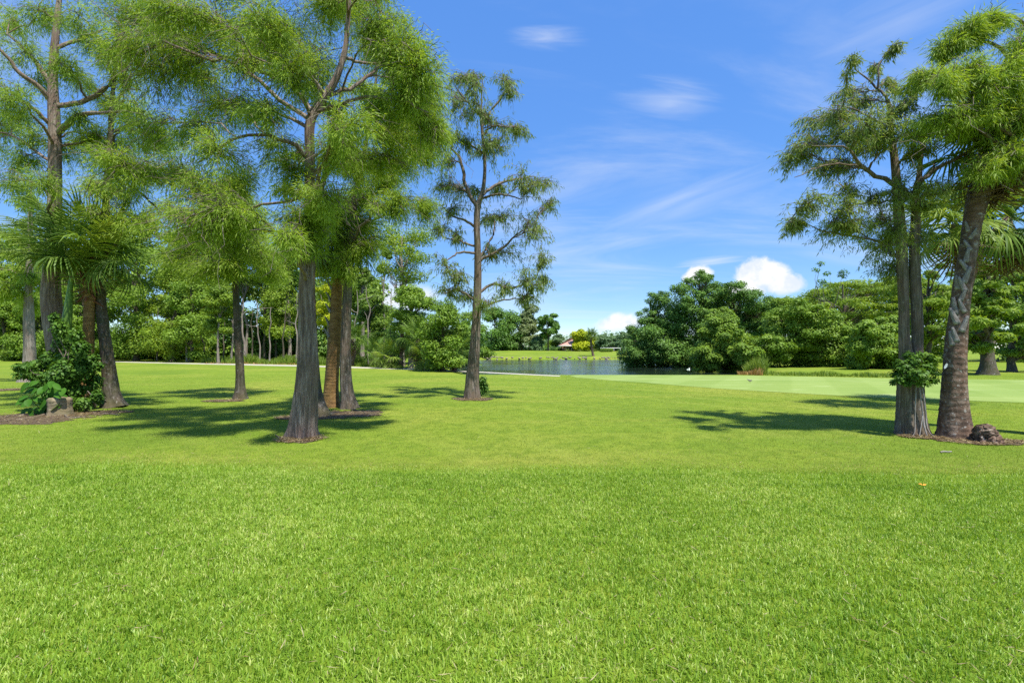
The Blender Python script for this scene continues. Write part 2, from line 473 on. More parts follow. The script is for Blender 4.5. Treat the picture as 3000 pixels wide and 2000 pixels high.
M['lawn'], M['turf'], M['water'] = lawn_mat(), green_mat(), water_mat()

# ------------------------------------------------------------------ ground, pond, putting green, path
WATER_Z = -0.5
POND = np.array([(-2.6, 32.6), (4, 32.2), (10, 32.0), (15.0, 32.2), (17.3, 33.5), (19.5, 40), (19.2, 48), (19.0, 57), (20.5, 70), (22.5, 84), (22.5, 95.5),
                 (14, 95.6), (5, 95.0), (-3, 95.3), (-9, 95.6), (-14, 92), (-13, 80), (-9.5, 66), (-6.2, 50), (-3.8, 40), (-2.9, 35)])


def pond_sd(x, y):
    """signed distance to the shoreline, negative on the water"""
    p = np.stack([x, y], -1)
    best = np.full(x.shape, 1e9)
    inside = np.zeros(x.shape, bool)
    k = len(POND)
    for i in range(k):
        a, b = POND[i], POND[(i + 1) % k]
        ab = b - a
        t = np.clip(((p - a) @ ab) / (ab @ ab), 0, 1)
        best = np.minimum(best, np.linalg.norm(p - a - t[..., None] * ab, axis=-1))
        cond = (a[1] > p[..., 1]) != (b[1] > p[..., 1])
        xi = a[0] + (p[..., 1] - a[1]) * (b[0] - a[0]) / (b[1] - a[1] + 1e-12)
        inside ^= cond & (p[..., 0] < xi)
    return np.where(inside, -best, best)


def sstep(x, a, b):
    t = np.clip((x - a) / (b - a), 0, 1)
    return t * t * (3 - 2 * t)


def gz(x, y):
    x, y = np.broadcast_arrays(np.asarray(x, float), np.asarray(y, float))
    d = pond_sd(x, y)
    land = 0.95 * sstep(y, 96.5, 121) + 0.12 * np.sin(x * 0.21 + 1.0) * np.sin(y * 0.17) * sstep(y, 98, 110)
    land = land + 0.35 * sstep(y, 60, 75) * sstep(-x, 6, 14)
    z = np.where(d > 0, WATER_Z + (land - WATER_Z) * sstep(d, -0.6, 1.25), WATER_Z - 0.04 - np.minimum(0.9, -d * 0.35))
    return z


def axis(*segs):
    out = []
    for a, b, st in segs:
        out += list(np.arange(a, b, st))
    return np.array(out)


gx = axis((-900, -100, 80), (-100, -30, 10), (-30, -16, 1.5), (-16, 25, 0.5), (25, 45, 1.5), (45, 110, 10), (110, 950, 80))
gy = axis((-60, -5, 11), (-5, 30, 1.0), (30, 36, 0.3), (36, 92, 0.8), (92, 98.5, 0.3), (98.5, 130, 1.5), (130, 200, 10), (200, 1500, 100))
X, Y = np.meshgrid(gx, gy)
V = np.stack([X, Y, gz(X, Y)], -1).reshape(-1, 3)
nxg, nyg = len(gx), len(gy)
idx = (np.arange(nyg - 1)[:, None] * nxg + np.arange(nxg - 1)[None]).ravel()
g = Geo()
g.add(V, np.stack([idx, idx + 1, idx + nxg + 1, idx + nxg], -1))
link('ground', g.mesh('ground', M['lawn'], smooth=True), kind='structure')


def sheet(name, pts, mat, z, kind='structure'):
    me = bpy.data.meshes.new(name)
    me.from_pydata([(x, y, z) for x, y in pts], [], [list(range(len(pts)))])
    me.materials.append(mat)
    me.update()
    if me.polygons[0].normal.z < 0:
        me.flip_normals()
    return link(name, me, kind=kind)


pw = [(x + (x - 4) * 0.04, y + (1.0 if y > 60 else -1.0)) for x, y in POND]
pond = sheet('pond', [(-18, 31), (26, 31), (26, 97), (-18, 97)], M['water'], WATER_Z)


def px_ground(pts):
    out = []
    for px, py in pts:
        D = gdist(py)
        out.append(((px - CX) / F * D, D))
    return out


green_px = [(1668, 1101), (1690, 1098.5), (1800, 1098), (2000, 1098.5), (2200, 1100), (2400, 1104), (2650, 1109), (3000, 1113), (3300, 1116), (3500, 1140), (3450, 1185), (3250, 1188),
            (3000, 1180), (2820, 1173), (2640, 1167), (2460, 1159), (2300, 1150), (2200, 1144), (2100, 1138), (2000, 1130), (1900, 1122), (1810, 1116), (1750, 1111), (1690, 1106)]
sheet('putting_green', px_ground(green_px), M['turf'], 0.007)
path_c = [(1640, 1101.5), (1520, 1095.5), (1390, 1089), (1200, 1081), (1000, 1075), (880, 1071.5), (700, 1067.5), (520, 1064), (340, 1059.5), (120, 1057), (-200, 1055)]
up = [(x, y - (1.9 if 1065 < y < 1086 else 1.3)) for x, y in path_c]
dn = [(x, y + (1.9 if 1065 < y < 1086 else 1.3)) for x, y in path_c][::-1]
sheet('cart_path', px_ground(up + dn), M['path'], 0.006)
sheet('sand_bunker', [(-11, 124), (-6, 123), (0, 123.3), (2, 124.5), (0, 127), (-6, 127.5), (-11, 126)], M['sand'], 0.0).location.z = 0.965

# bare soil round the trunks (irregular patches), the grass below leaves them out
rng = np.random.default_rng(7)
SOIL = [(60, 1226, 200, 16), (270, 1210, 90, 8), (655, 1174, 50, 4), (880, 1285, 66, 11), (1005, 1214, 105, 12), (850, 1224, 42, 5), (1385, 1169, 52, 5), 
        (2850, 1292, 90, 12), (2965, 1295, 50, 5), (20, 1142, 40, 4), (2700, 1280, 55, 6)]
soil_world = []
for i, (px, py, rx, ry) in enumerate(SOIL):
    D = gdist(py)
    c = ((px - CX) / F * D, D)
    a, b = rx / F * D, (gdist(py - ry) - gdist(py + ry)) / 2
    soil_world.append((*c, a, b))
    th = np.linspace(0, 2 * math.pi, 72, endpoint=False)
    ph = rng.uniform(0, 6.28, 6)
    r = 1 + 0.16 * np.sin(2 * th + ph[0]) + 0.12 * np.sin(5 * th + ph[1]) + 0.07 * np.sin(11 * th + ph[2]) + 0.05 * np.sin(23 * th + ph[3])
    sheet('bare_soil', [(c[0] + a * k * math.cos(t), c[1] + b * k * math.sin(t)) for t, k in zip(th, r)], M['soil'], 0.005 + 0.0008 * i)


# fallen needles and bark chips lying on the soil
lr = np.random.default_rng(8)
lx, ly = [], []
for cx_, cy_, a_, b_ in soil_world:
    m_ = int(900 + 500 * a_ * b_)
    t_, q_ = lr.uniform(0, 6.283, m_), np.sqrt(lr.uniform(0, 1.25, m_))
    lx.append(cx_ + a_ * q_ * np.cos(t_))
    ly.append(cy_ + b_ * q_ * np.sin(t_))
lx, ly = np.concatenate(lx), np.concatenate(ly)
m_ = len(lx)
g = Geo()
v, f = leaf_tris(np.stack([lx, ly, lr.uniform(0.016, 0.03, m_)], -1), np.stack([lr.normal(size=m_), lr.normal(size=m_), lr.normal(0, .12, m_)], -1), randdir(lr, m_) * 0.4 + [0, 0, 1], lr.uniform(0.03, 0.11, m_), lr.uniform(0.008, 0.022, m_))
g.add(v, f, np.repeat(lr.uniform(0, 1, m_), 3))
tagged(link('leaf_litter', g.mesh('leaf_litter', M['litter']), kind='stuff'), 'fallen brown needles and chips on the bare soil under the trees', 'leaf litter')


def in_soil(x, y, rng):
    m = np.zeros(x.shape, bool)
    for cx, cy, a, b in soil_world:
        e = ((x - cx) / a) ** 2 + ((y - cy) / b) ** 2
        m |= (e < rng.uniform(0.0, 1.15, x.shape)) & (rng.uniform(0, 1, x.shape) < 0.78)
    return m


def sine_noise(x, y, seed, f):
    r = np.random.default_rng(seed)
    s = np.zeros_like(x)
    for k in range(7):
        a = r.uniform(0, 6.28)
        w = f * r.uniform(0.5, 2.0)
        s += np.sin((x * math.cos(a) + y * math.sin(a)) * w + r.uniform(0, 6.28))
    return s / 7


def blades(x, y, z, length, width, lean, az, tint, three=True):
    n = len(x)
    base = np.stack([x, y, z], -1)
    d = np.stack([np.cos(az), np.sin(az), np.zeros(n)], -1)
    s = np.stack([-np.sin(az), np.cos(az), np.zeros(n)], -1)
    tw = np.random.default_rng(1).uniform(-0.9, 0.9, n)[:, None]
    s = nrm(s + d * tw)
    L, W = length[:, None], width[:, None]
    zv = np.array([0, 0, 1.0])
    mid = base + L * 0.55 * (zv * np.cos(lean * 0.6)[:, None] + d * np.sin(lean * 0.6)[:, None])
    tip = mid + L * 0.5 * (zv * np.cos(lean * 1.5)[:, None] + d * np.sin(lean * 1.5)[:, None])
    if three:
        v = np.stack([base - s * W * .4, mid - s * W * .5, tip, mid + s * W * .5, base + s * W * .4], 1)
        k = (np.arange(n) * 5)[:, None]
        f = np.concatenate([k + [0, 4, 3], k + [0, 3, 1], k + [1, 3, 2]])
        return v.reshape(-1, 3), f, np.repeat(tint, 5)
    v = np.stack([base - s * W * .5, base + s * W * .5, tip], 1)
    return v.reshape(-1, 3), np.arange(n * 3).reshape(-1, 3), np.repeat(tint, 3)


EDGE = 6.75


def edge_y(x):
    return EDGE + 0.12 * np.sin(x * 0.9) + 0.05 * np.sin(x * 3.1) - 0.035 * x


rng = np.random.default_rng(11)
TILE = 0.5


def turf_tile(rng, n):
    """half a metre square of lawn: shoots in tufts, mixed lengths, some straw"""
    nc = 150
    cx_, cy_ = rng.uniform(0, TILE, nc), rng.uniform(0, TILE, nc)
    ch = rng.uniform(0.7, 1.25, nc)
    ct = rng.normal(0, 0.10, nc)
    k = rng.integers(0, nc, n)
    loose = rng.uniform(0, 1, n) < 0.45
    x = np.where(loose, rng.uniform(0, TILE, n), cx_[k] + rng.normal(0, 0.016, n)) - TILE / 2
    y = np.where(loose, rng.uniform(0, TILE, n), cy_[k] + rng.normal(0, 0.016, n)) - TILE / 2
    straw = rng.uniform(0, 1, n) < 0.05
    t = np.clip(np.where(straw, rng.uniform(0.8, 1.0, n), 0.40 + ct[k] + rng.normal(0, 0.16, n)), 0, 1)
    ln = rng.uniform(0.024, 0.060, n) * np.where(loose, 0.85, ch[k])
    g = Geo()
    g.add(*blades(x, y, np.full(n, -0.004), ln, rng.uniform(0.0036, 0.0074, n) * np.where(straw, 0.6, 1.0), rng.uniform(0.05, 1.05, n), rng.uniform(0, 6.283, n), t))
    return bpy.data.objects.new('turf_tile', g.mesh('turf_tile', M['blade']))


def instance_tiles(name, pts, rots, tiles):
    """one stuff object: turf tiles set out side by side on the given points"""
    me = bpy.data.meshes.new(name)
    me.from_pydata([tuple(p) for p in pts], [], [])
    a = me.attributes.new('turn', 'FLOAT', 'POINT')
    a.data.foreach_set('value', np.asarray(rots, np.float32))
    b_ = me.attributes.new('pick', 'INT', 'POINT')
    b_.data.foreach_set('value', np.arange(len(pts)).astype(np.int32) * 7 % len(tiles))
    o = link(name, me, kind='stuff')
    ng = bpy.data.node_groups.new(name, 'GeometryNodeTree')
    ng.interface.new_socket('Geometry', in_out='INPUT', socket_type='NodeSocketGeometry')
    ng.interface.new_socket('Geometry', in_out='OUTPUT', socket_type='NodeSocketGeometry')
    nn = ng.nodes
    gi, go = nn.new('NodeGroupInput'), nn.new('NodeGroupOutput')
    join = nn.new('GeometryNodeGeometryToInstance')
    iop = nn.new('GeometryNodeInstanceOnPoints')
    iop.inputs['Pick Instance'].default_value = True
    for t in tiles[::-1]:
        oi = nn.new('GeometryNodeObjectInfo')
        oi.inputs['Object'].default_value = t
        ng.links.new(oi.outputs['Geometry'], join.inputs[0])
    at = nn.new('GeometryNodeInputNamedAttribute')
    at.data_type = 'FLOAT'
    at.inputs['Name'].default_value = 'turn'
    pk = nn.new('GeometryNodeInputNamedAttribute')
    pk.data_type = 'INT'
    pk.inputs['Name'].default_value = 'pick'
    cb = nn.new('ShaderNodeCombineXYZ')
    ng.links.new(at.outputs[0], cb.inputs[2])
    ng.links.new(gi.outputs[0], iop.inputs['Points'])
    ng.links.new(join.outputs[0], iop.inputs['Instance'])
    ng.links.new(pk.outputs[0], iop.inputs['Instance Index'])
    ng.links.new(cb.outputs[0], iop.inputs['Rotation'])
    ng.links.new(iop.outputs[0], go.inputs[0])
    md = o.modifiers.new('turf', 'NODES')
    md.node_group = ng
    return o


tiles = [turf_tile(rng, 2500) for _ in range(5)]
tx, ty = np.meshgrid(np.arange(-10, 10.01, TILE), np.arange(0.75, 8, TILE))
tx, ty = tx.ravel(), ty.ravel()
kp = (np.abs(tx) < 1.05 * ty + 1.6) & (ty + TILE / 2 < edge_y(tx) - 0.15)
tx, ty = tx[kp], ty[kp]
tagged(instance_tiles('lawn_grass', np.stack([tx, ty, 0 * tx], -1), rng.integers(0, 4, len(tx)) * math.pi / 2, tiles), 'long bright green lawn grass in the foreground strip', 'grass')
# the ragged far margin of the long grass, fading into the mown lawn
n0 = 90000
xx = rng.uniform(-9.5, 9.5, n0)
yy = edge_y(xx) - 0.75 + rng.uniform(0, 1.1, n0) + rng.normal(0, 0.10, n0)
fade = 1 - sstep(yy, edge_y(xx) - 0.25, edge_y(xx) + 0.45)
keep = rng.uniform(0, 1, n0) < fade
xx, yy, fade = xx[keep], yy[keep], fade[keep]
n0 = len(xx)
tint = np.clip(0.42 + rng.normal(0, 0.17, n0) + 0.1 * (1 - fade), 0, 1)
g = Geo()
g.add(*blades(xx, yy, np.zeros(n0) - 0.004, rng.uniform(0.024, 0.058, n0) * (0.55 + 0.45 * fade), rng.uniform(0.005, 0.010, n0), rng.uniform(0.05, 1.0, n0), rng.uniform(0, 6.283, n0), tint, three=False))
tagged(link('grass_margin', g.mesh('grass_margin', M['blade']), kind='stuff'), 'ragged margin where the long lawn grass meets the mown grass', 'grass')
m_ = 2800
ly = 1.6 * (12.0 / 1.6) ** rng.uniform(0, 1, m_)
lx = rng.uniform(-1, 1, m_) * (1.04 * ly + 1.0)
g = Geo()
v, f = leaf_tris(np.stack([lx, ly, rng.uniform(0.012, 0.05, m_) * np.where(ly < 6.7, 1, 0.5)], -1), np.stack([rng.normal(size=m_), rng.normal(size=m_), rng.normal(0, .25, m_)], -1), randdir(rng, m_) * 0.5 + [0, 0, 1], rng.uniform(0.03, 0.10, m_), rng.uniform(0.003, 0.007, m_))
g.add(v, f, np.repeat(rng.uniform(0.4, 1, m_), 3))
tagged(link('lawn_straw', g.mesh('lawn_straw', M['litter']), kind='stuff'), 'scattered straw and fallen needles over the foreground lawn', 'straw')

# mown grass beyond the edge, thinning with distance until the material takes over
n1 = 330000
yy = 6.5 * (34.0 / 6.5) ** (rng.uniform(0, 1, n1) ** 1.25)
xx = rng.uniform(-1, 1, n1) * (1.03 * yy + 0.6)
keep = (yy > edge_y(xx) - 0.05) & ~in_soil(xx, yy, rng)
gp = np.array(px_ground(green_px))
poly_in = np.zeros(len(xx), bool)
for i in range(len(gp)):
    a, b = gp[i], gp[(i + 1) % len(gp)]
    c_ = (a[1] > yy) != (b[1] > yy)
    poly_in ^= c_ & (xx < a[0] + (yy - a[1]) * (b[0] - a[0]) / (b[1] - a[1] + 1e-12))
keep &= ~poly_in & (yy < 30.5)
xx, yy = xx[keep], yy[keep]
n1 = len(xx)
pat = sine_noise(xx, yy, 5, 0.9) + 0.6 * sine_noise(xx * 0.25, yy * 1.2, 6, 1.1)
dryp = sum(np.exp(-(((xx - (px_ - CX) / F * gdist(py_)) / (rx_ / F * gdist(py_))) ** 2 + ((yy - gdist(py_)) / ry_) ** 2) * 1.2) for px_, py_, rx_, ry_ in ((620, 1344, 120, .22), (1060, 1290, 50, .25), (820, 1330, 60, .3), (700, 1300, 120, .4), (2450, 1290, 200, .35), (1900, 1330, 300, .25), (480, 1340, 160, .2)))
pale = np.exp(-((yy - edge_y(xx) - 0.35) / 0.35) ** 2)
arcs = np.sin(np.hypot(xx + 9, yy - 4) * 4.2 + 1.5 * sine_noise(xx, yy, 9, 0.5))
tint = np.clip(0.42 + 0.26 * pat + 0.12 * np.clip(arcs, 0, 1) + 0.30 * pale + 0.6 * dryp * rng.uniform(0.3, 1, n1) + rng.normal(0, 0.16, n1), 0, 1)
k = np.sqrt(np.maximum(yy / 8.0, 1.0))
g = Geo()
g.add(*blades(xx, yy, np.zeros(n1) - 0.003, rng.uniform(0.014, 0.034, n1) * k ** 0.3, rng.uniform(0.004, 0.007, n1) * k, rng.uniform(0.1, 1.1, n1), rng.uniform(0, 6.283, n1), tint, three=False))
tagged(link('mown_grass', g.mesh('mown_grass', M['mown']), kind='stuff'), 'short mown yellow green grass beyond the foreground strip', 'grass')


# ------------------------------------------------------------------ trees
def trunk_geo(path, rad, rng, sides=36, rings=70, flare=0.0, fh=0.35, lobes=5, ridge=0.035, lobe_amp=0.18):
    """path (k,3), rad (k): a buttressed, fluted trunk"""
    pr = resample(np.c_[path, rad], rings)
    p, r = pr[:, :3], np.maximum(pr[:, 3], 0.004)
    h = p[:, 2] - p[0, 2]
    a = np.arange(sides) / sides * 2 * math.pi
    ph = rng.uniform(0, 6.28, 8)
    fl = np.exp(-np.maximum(h, 0) / fh)
    ra = r[:, None] * (1 + flare * fl[:, None])
    lob = sum(w * np.cos(kk * a[None] + ph[i] + h[:, None] * tw) for i, (kk, w, tw) in enumerate(((lobes, 0.6, 0.3), (lobes - 2, 0.35, -0.2), (lobes + 3, 0.35, 0.4))))
    ra = ra * (1 + lobe_amp * lob * np.clip(fl + 0.10, 0, 1)[:, None])
    rd = sum(np.cos(kk * a[None] + ph[3 + i] + np.sin(h[:, None] * f2) * 1.2) for i, (kk, f2) in enumerate(((9, 1.3), (13, 2.1), (17, 3.3))))
    if sides >= 60:
        rd = rd + sum(1.1 * np.abs(np.cos(kk * a[None] / 2 + ph[i] * 3 + 1.5 * np.sin(h[:, None] * f2 + ph[i + 2]))) for i, (kk, f2) in enumerate(((21, 1.7), (31, 2.9))))
    ra = ra * (1 + ridge * rd / 3 + 0.02 * np.cos(2 * a[None] + h[:, None] * 2.7 + ph[6]) + 0.015 * rng.normal(size=ra.shape))
    t = nrm(np.gradient(p, axis=0))
    u = nrm(np.cross(t, np.array([0, 1.0, 0])))
    v = np.cross(t, u)
    ring = p[:, None] + ra[..., None] * (np.cos(a)[None, :, None] * u[:, None] + np.sin(a)[None, :, None] * v[:, None])
    i0 = np.arange(rings - 1)[:, None] * sides + np.arange(sides)[None]
    i1 = np.arange(rings - 1)[:, None] * sides + (np.arange(sides) + 1)[None] % sides
    return ring.reshape(-1, 3), np.stack([i0, i1, i1 + sides, i0 + sides], -1).reshape(-1, 4)


def px_path(pts, D, dzs=None):
    """(px, py, width px[, depth offset]) -> points and radii"""
    out, rad = [], []
    for q in pts:
        off = q[3] if len(q) > 3 else 0.0
        out.append(P(q[0], q[1], D + off))
        rad.append(q[2] / 2 / F * (D + off))
    return np.array(out), np.array(rad)


def arc(a, b, rng, k=7, lift=0.12, jit=0.05, sag=0.0):
    """a branch from a to b that first rises and then bends over"""
    s = np.linspace(0, 1, k)[:, None]
    L = np.linalg.norm(b - a)
    p = a + (b - a) * s
    p[:, 2] += (np.sin(s[:, 0] * math.pi) * lift - sag * s[:, 0] ** 2) * L
    j = rng.normal(size=(k, 3)) * jit * L
    j[0] = 0
    j *= np.sin(s * math.pi * 0.9)
    return p + j


def make_tree(name, label, cat, base, trunk, blobs, rng, D, leaf, bark='bark', group=None, flare=0.3, fh=0.35, limbs=(), depth=None,
              twigs=22, sprays=70, L=(0.07, 0.16), W=(0.014, 0.026), droop=0.55, spread=0.13, lift=0.12, lobe_amp=0.18, sides=36, rings=70,
              ridge=0.035, sparse=False, limb_sides=7, dead=0.0, tint_mu=0.5, tint_sd=0.17, tint_jit=0.13, extra_stems=(), twig_mat='twig', rmul=1.0, tstart=0.45, limb_leaf=0):
    """trunk -> limbs (one to each clump of the crown) -> twigs -> leaf sprays"""
    root = thing(name, label, cat, base, group)
    base = np.asarray(base, float)
    tp, tr = trunk
    g = Geo()
    g.add(*trunk_geo(tp, tr, rng, sides, rings, flare, fh, lobe_amp=lobe_amp, ridge=ridge))
    link('trunk', g.mesh('trunk', M[bark], base, True), root)
    stems = [np.c_[resample(np.c_[tp, tr], 60)]]
    for sp, sr in extra_stems:
        g = Geo()
        g.add(*trunk_geo(sp, sr, rng, 20, 40, 0, 0.3, lobe_amp=0, ridge=ridge))
        link('stem', g.mesh('stem', M[bark], base, True), root)
        stems.append(np.c_[resample(np.c_[sp, sr], 40)])
    for lp, lr in limbs:
        q = resample(np.c_[lp, lr], 14)
        g = Geo()
        g.add(*tubes(q[None, :, :3] + 0.012 * rng.normal(size=(1, 14, 3)) * np.r_[0, np.ones(13)][None, :, None], q[None, :, 3], 8))
        link('limb', g.mesh('limb', M[bark], base, True), root)
        stems.append(q)
    nodes = np.concatenate(stems)
    zmax = nodes[:, 2].max()
    twg_p, twg_r, dead_p, dead_r = [], [], [], []
    SP, SD, ST = [], [], []
    for (c, r, w) in blobs:
        c = np.asarray(c, float)
        r = np.asarray(r, float) * rmul
        # attach: near, below the clump, on a stem
        d = np.linalg.norm(nodes[:, :2] - c[:2], axis=1)
        want = c[2] - 0.35 * d
        cost = d + 1.3 * np.abs(nodes[:, 2] - want) + 4 * np.maximum(0, nodes[:, 2] - c[2] - 0.1) + rng.uniform(0, 0.25, len(nodes))
        j = int(np.argmin(cost))
        a = nodes[j, :3]
        lr0 = min(nodes[j, 3] * 0.55, 0.012 + 0.016 * np.linalg.norm(c - a))
        lp = arc(a, c, rng, 8, lift, 0.035, 0.02)
        rr = np.linspace(max(lr0, 0.008), 0.006, 8)
        g = Geo()
        g.add(*tubes(lp[None], rr[None], limb_sides))
        link('limb', g.mesh('limb', M[bark], base, True), root)
        n = max(3, int(twigs * w))
        if limb_leaf:      # short side shoots all along the outer limb
            side = lp[rng.integers(2, 8, limb_leaf // 2)]
            side = side + rng.normal(0, 0.16, side.shape) * r.mean() / 0.35 + [0, 0, -0.05]
        tgt = c + randdir(rng, n) * (rng.uniform(0.15, 1, (n, 1)) ** 0.5) * r
        if limb_leaf:
            tgt = np.concatenate([tgt, side])
        for q in tgt:
            s = rng.uniform(tstart, 1.0)
            ii = s * 7
            k0 = min(int(ii), 6)
            st = lp[k0] + (lp[k0 + 1] - lp[k0]) * (ii - k0)
            p = arc(st, q, rng, 6, 0.14, 0.05, 0.10)
            twg_p.append(p)
            twg_r.append(np.linspace(0.0065, 0.0022, 6) * (0.6 + 0.5 * D / 12))
            if rng.uniform() < dead:
                e = p[-1] + (p[-1] - p[2]) * 0.35 + rng.normal(size=3) * 0.12
                for _ in range(2):
                    e2 = p[3] + (e - p[3]) * rng.uniform(0.5, 1.2) + rng.normal(size=3) * 0.22 + np.array([0, 0, -0.12])
                    dead_p.append(arc(p[3], e2, rng, 6, 0.05, 0.09, 0.1))
                    dead_r.append(np.linspace(0.007, 0.0025, 6))
                if rng.uniform() < 0.4:
                    continue
            m = int(sprays * rng.uniform(0.55, 1.35))
            s = rng.uniform(0.18, 1.04, m)
            ii = np.clip(s * 5, 0, 4.999)
            k0 = ii.astype(int)
            fr = (ii - k0)[:, None]
            pos = p[k0] * (1 - fr) + p[k0 + 1] * fr
            td = nrm(p[k0 + 1] - p[k0])
            out = randdir(rng, m)
            pos = pos + out * (rng.uniform(0, 1, (m, 1)) ** 1.4) * spread * np.array([1, 1, 0.8]) + np.array([0, 0, -0.35 * spread])
            dr = nrm(td * 0.6 + out * 0.75 + np.array([0, 0, -droop]) * rng.uniform(0.3, 1.7, (m, 1)))
            SP.append(pos)
            SD.append(dr)
            ST.append(np.full(m, tint_mu + rng.normal(0, tint_sd * 0.6)) + rng.normal(0, tint_jit, m))
        ST[-1] = ST[-1] + 0
    g = Geo()
    g.add(*tubes(np.array(twg_p), np.array(twg_r), 3))
    if dead_p:
        g.add(*tubes(np.array(dead_p), np.array(dead_r), 3))
    link('twigs', g.mesh('twigs', M[twig_mat], base), root, kind='stuff')
    pos, d, t = np.concatenate(SP), np.concatenate(SD), np.clip(np.concatenate(ST), 0, 1)
    n = len(pos)
    g = Geo()
    v, f = leaf_tris(pos, d, randdir(rng, n) + np.array([0.15, -0.2, 0.8]), rng.uniform(*L, n), rng.uniform(*W, n))
    g.add(v, f, np.repeat(t, 3))
    link('crown', g.mesh('crown', M[leaf], base), root, kind='stuff')
    return root, n


def px_blobs(lst, D, rng, zspread, wmul=1.0, rdepth=None):
    """(px, py, rx, ry[, weight[, depth offset]]) clumps of a crown"""
    out = []
    for b in lst:
        w = b[4] if len(b) > 4 else 1.0
        off = b[5] if len(b) > 5 else rng.uniform(-1, 1) * zspread
        Db = D + off
        rx, rz = b[2] / F * Db, b[3] / F * Db
        out.append((P(b[0], b[1], Db), (rx, rdepth or (rx + rz) / 2, rz), w * wmul))
    return out


def base_of(px, py):
    D = gdist(py)
    return np.array([(px - CX) / F * D, D, 0.0]), D


TOTAL = {}

# ---- large cypress with the fluted reddish trunk
rng = np.random.default_rng(21)
b, D = base_of(888, 1278)
tr = px_path([(888, 1281, 79.1), (890, 1240, 72.2), (893, 1200, 67.1), (897, 1150, 61.9), (902, 1078, 56.8), (901, 983, 47.3), (896, 839, 36.1), (902, 743, 31.0), (906, 640, 27.5), (908, 558, 25.8), (908, 450, 24.9), (915, 340, 25.8), (940, 300, 23.2), (975, 250, 18.9), (1010, 150, 13.8), (1020, 50, 11.2), (1030, -120, 6.9), (1035, -260, 3.4)], D)
blobs = [(400, 60, 100, 80, 1.5), (520, 120, 110, 90, 1.6), (640, 60, 110, 70, 1.4), (760, 50, 90, 60, 1.2), (440, 205, 80, 75, 1.4), (560, 230, 90, 55, 1.2), (330, 130, 60, 70, 0.8), (480, 20, 100, 50, 1.2),
         (880, 105, 100, 90, 1.6), (930, 205, 95, 85, 1.6), (850, 200, 80, 70, 1.2), (800, 130, 70, 60, 1.0), (1030, 50, 100, 60, 1.3), (1130, 60, 80, 60, 1.2), (1090, 130, 70, 60, 0.9), (960, 20, 80, 50, 1.2),
         (1180, 145, 80, 70, 1.4), (1230, 215, 70, 80, 1.5), (1265, 300, 50, 70, 1.4), (1190, 300, 80, 70, 1.2), (1270, 390, 45, 60, 1.2), (1205, 405, 60, 60, 1.2), (1120, 330, 60, 60, 0.7), (1040, 350, 60, 70, 0.8), (1000, 420, 60, 60, 0.8),
         (690, 170, 70, 60, 0.9), (620, 320, 80, 60, 0.8), (700, 320, 70, 60, 0.6), (540, 370, 80, 60, 0.7), (640, 440, 80, 60, 0.7), (420, 400, 70, 50, 0.8), (780, 320, 70, 60, 0.7), (790, 430, 70, 60, 0.7), (860, 500, 60, 60, 0.8),
         (500, 490, 80, 50, 1.0), (590, 555, 90, 60, 1.2), (560, 640, 90, 65, 1.3), (650, 600, 80, 60, 1.1), (700, 520, 70, 50, 0.8), (335, 480, 80, 55, 1.2), (890, 640, 60, 60, 1.4, -0.4), (900, 700, 45, 45, 1.2, -0.3), (840, 690, 40, 40, 0.7),
         (960, 560, 70, 50, 1.0), (1060, 500, 60, 50, 0.8), (1140, 470, 60, 45, 0.9),
         (420, -80, 140, 80, 1.0), (640, -110, 160, 80, 1.0), (880, -120, 160, 80, 1.0), (1100, -80, 120, 70, 1.0), (760, -250, 140, 80, 0.8), (1000, -260, 120, 80, 0.8)]
limbs = [px_path([(908, 470, 15), (870, 430, 13, -.2), (800, 400, 11, -.4), (730, 395, 9, -.6), (650, 430, 7, -.8), (580, 480, 4, -1)], D), px_path([(912, 330, 15), (860, 255, 13, .3), (780, 215, 11, .6), (690, 180, 9, .8), (560, 130, 6, 1.1), (450, 80, 4, 1.3)], D),
         px_path([(960, 280, 13), (1040, 250, 10, .3), (1120, 190, 8, .6), (1190, 150, 5, .8)], D), px_path([(925, 330, 12), (1010, 300, 10, -.3), (1100, 285, 9, -.6), (1190, 300, 6, -.9), (1250, 330, 4, -1)], D),
         px_path([(1008, 165, 10), (1050, 180, 9, .3), (1110, 185, 7, .5), (1160, 170, 4, .7)], D), px_path([(906, 560, 12), (850, 590, 9, .3), (760, 600, 7, .5), (650, 640, 4, .8)], D)]
_, TOTAL['main'] = make_tree('bald_cypress', 'large cypress with a fluted reddish grey trunk and thick drooping crown', 'tree', b, tr, px_blobs(blobs, D, rng, 1.7), rng, D, 'cyp', 'bark_red',
                             'bald cypresses on the lawn', 0.05, 0.16, limbs, twigs=44, sprays=112, dead=0.22, sides=128, rings=150, ridge=0.085, lobe_amp=0.24, spread=0.22, L=(0.05, 0.13), W=(0.009, 0.018), rmul=1.42, droop=0.55)

# ---- cypress whose trunk stands close behind the large one
b, D = base_of(944, 1217)
tr = px_path([(938, 1219, 46), (934, 1190, 36), (928, 1150, 30), (920, 1050, 26), (912, 900, 24), (915, 740, 21), (930, 600, 18), (960, 480, 14), (985, 360, 10), (1000, 260, 6)], D)
blobs = [(900, 560, 70, 50), (960, 480, 70, 50), (1030, 430, 70, 50), (940, 640, 60, 45), (870, 450, 60, 50), (1000, 330, 60, 50), (1060, 250, 60, 50), (950, 300, 60, 50), (830, 560, 60, 45)]
make_tree('bald_cypress', 'dark cypress trunk half hidden behind the large fluted cypress', 'tree', b, tr, px_blobs(blobs, D, rng, 0.8), rng, D, 'cyp', 'bark_dark', 'bald cypresses on the lawn', 0.5, 0.3,
          twigs=18, sprays=45, L=(0.09, 0.18), W=(0.018, 0.03))

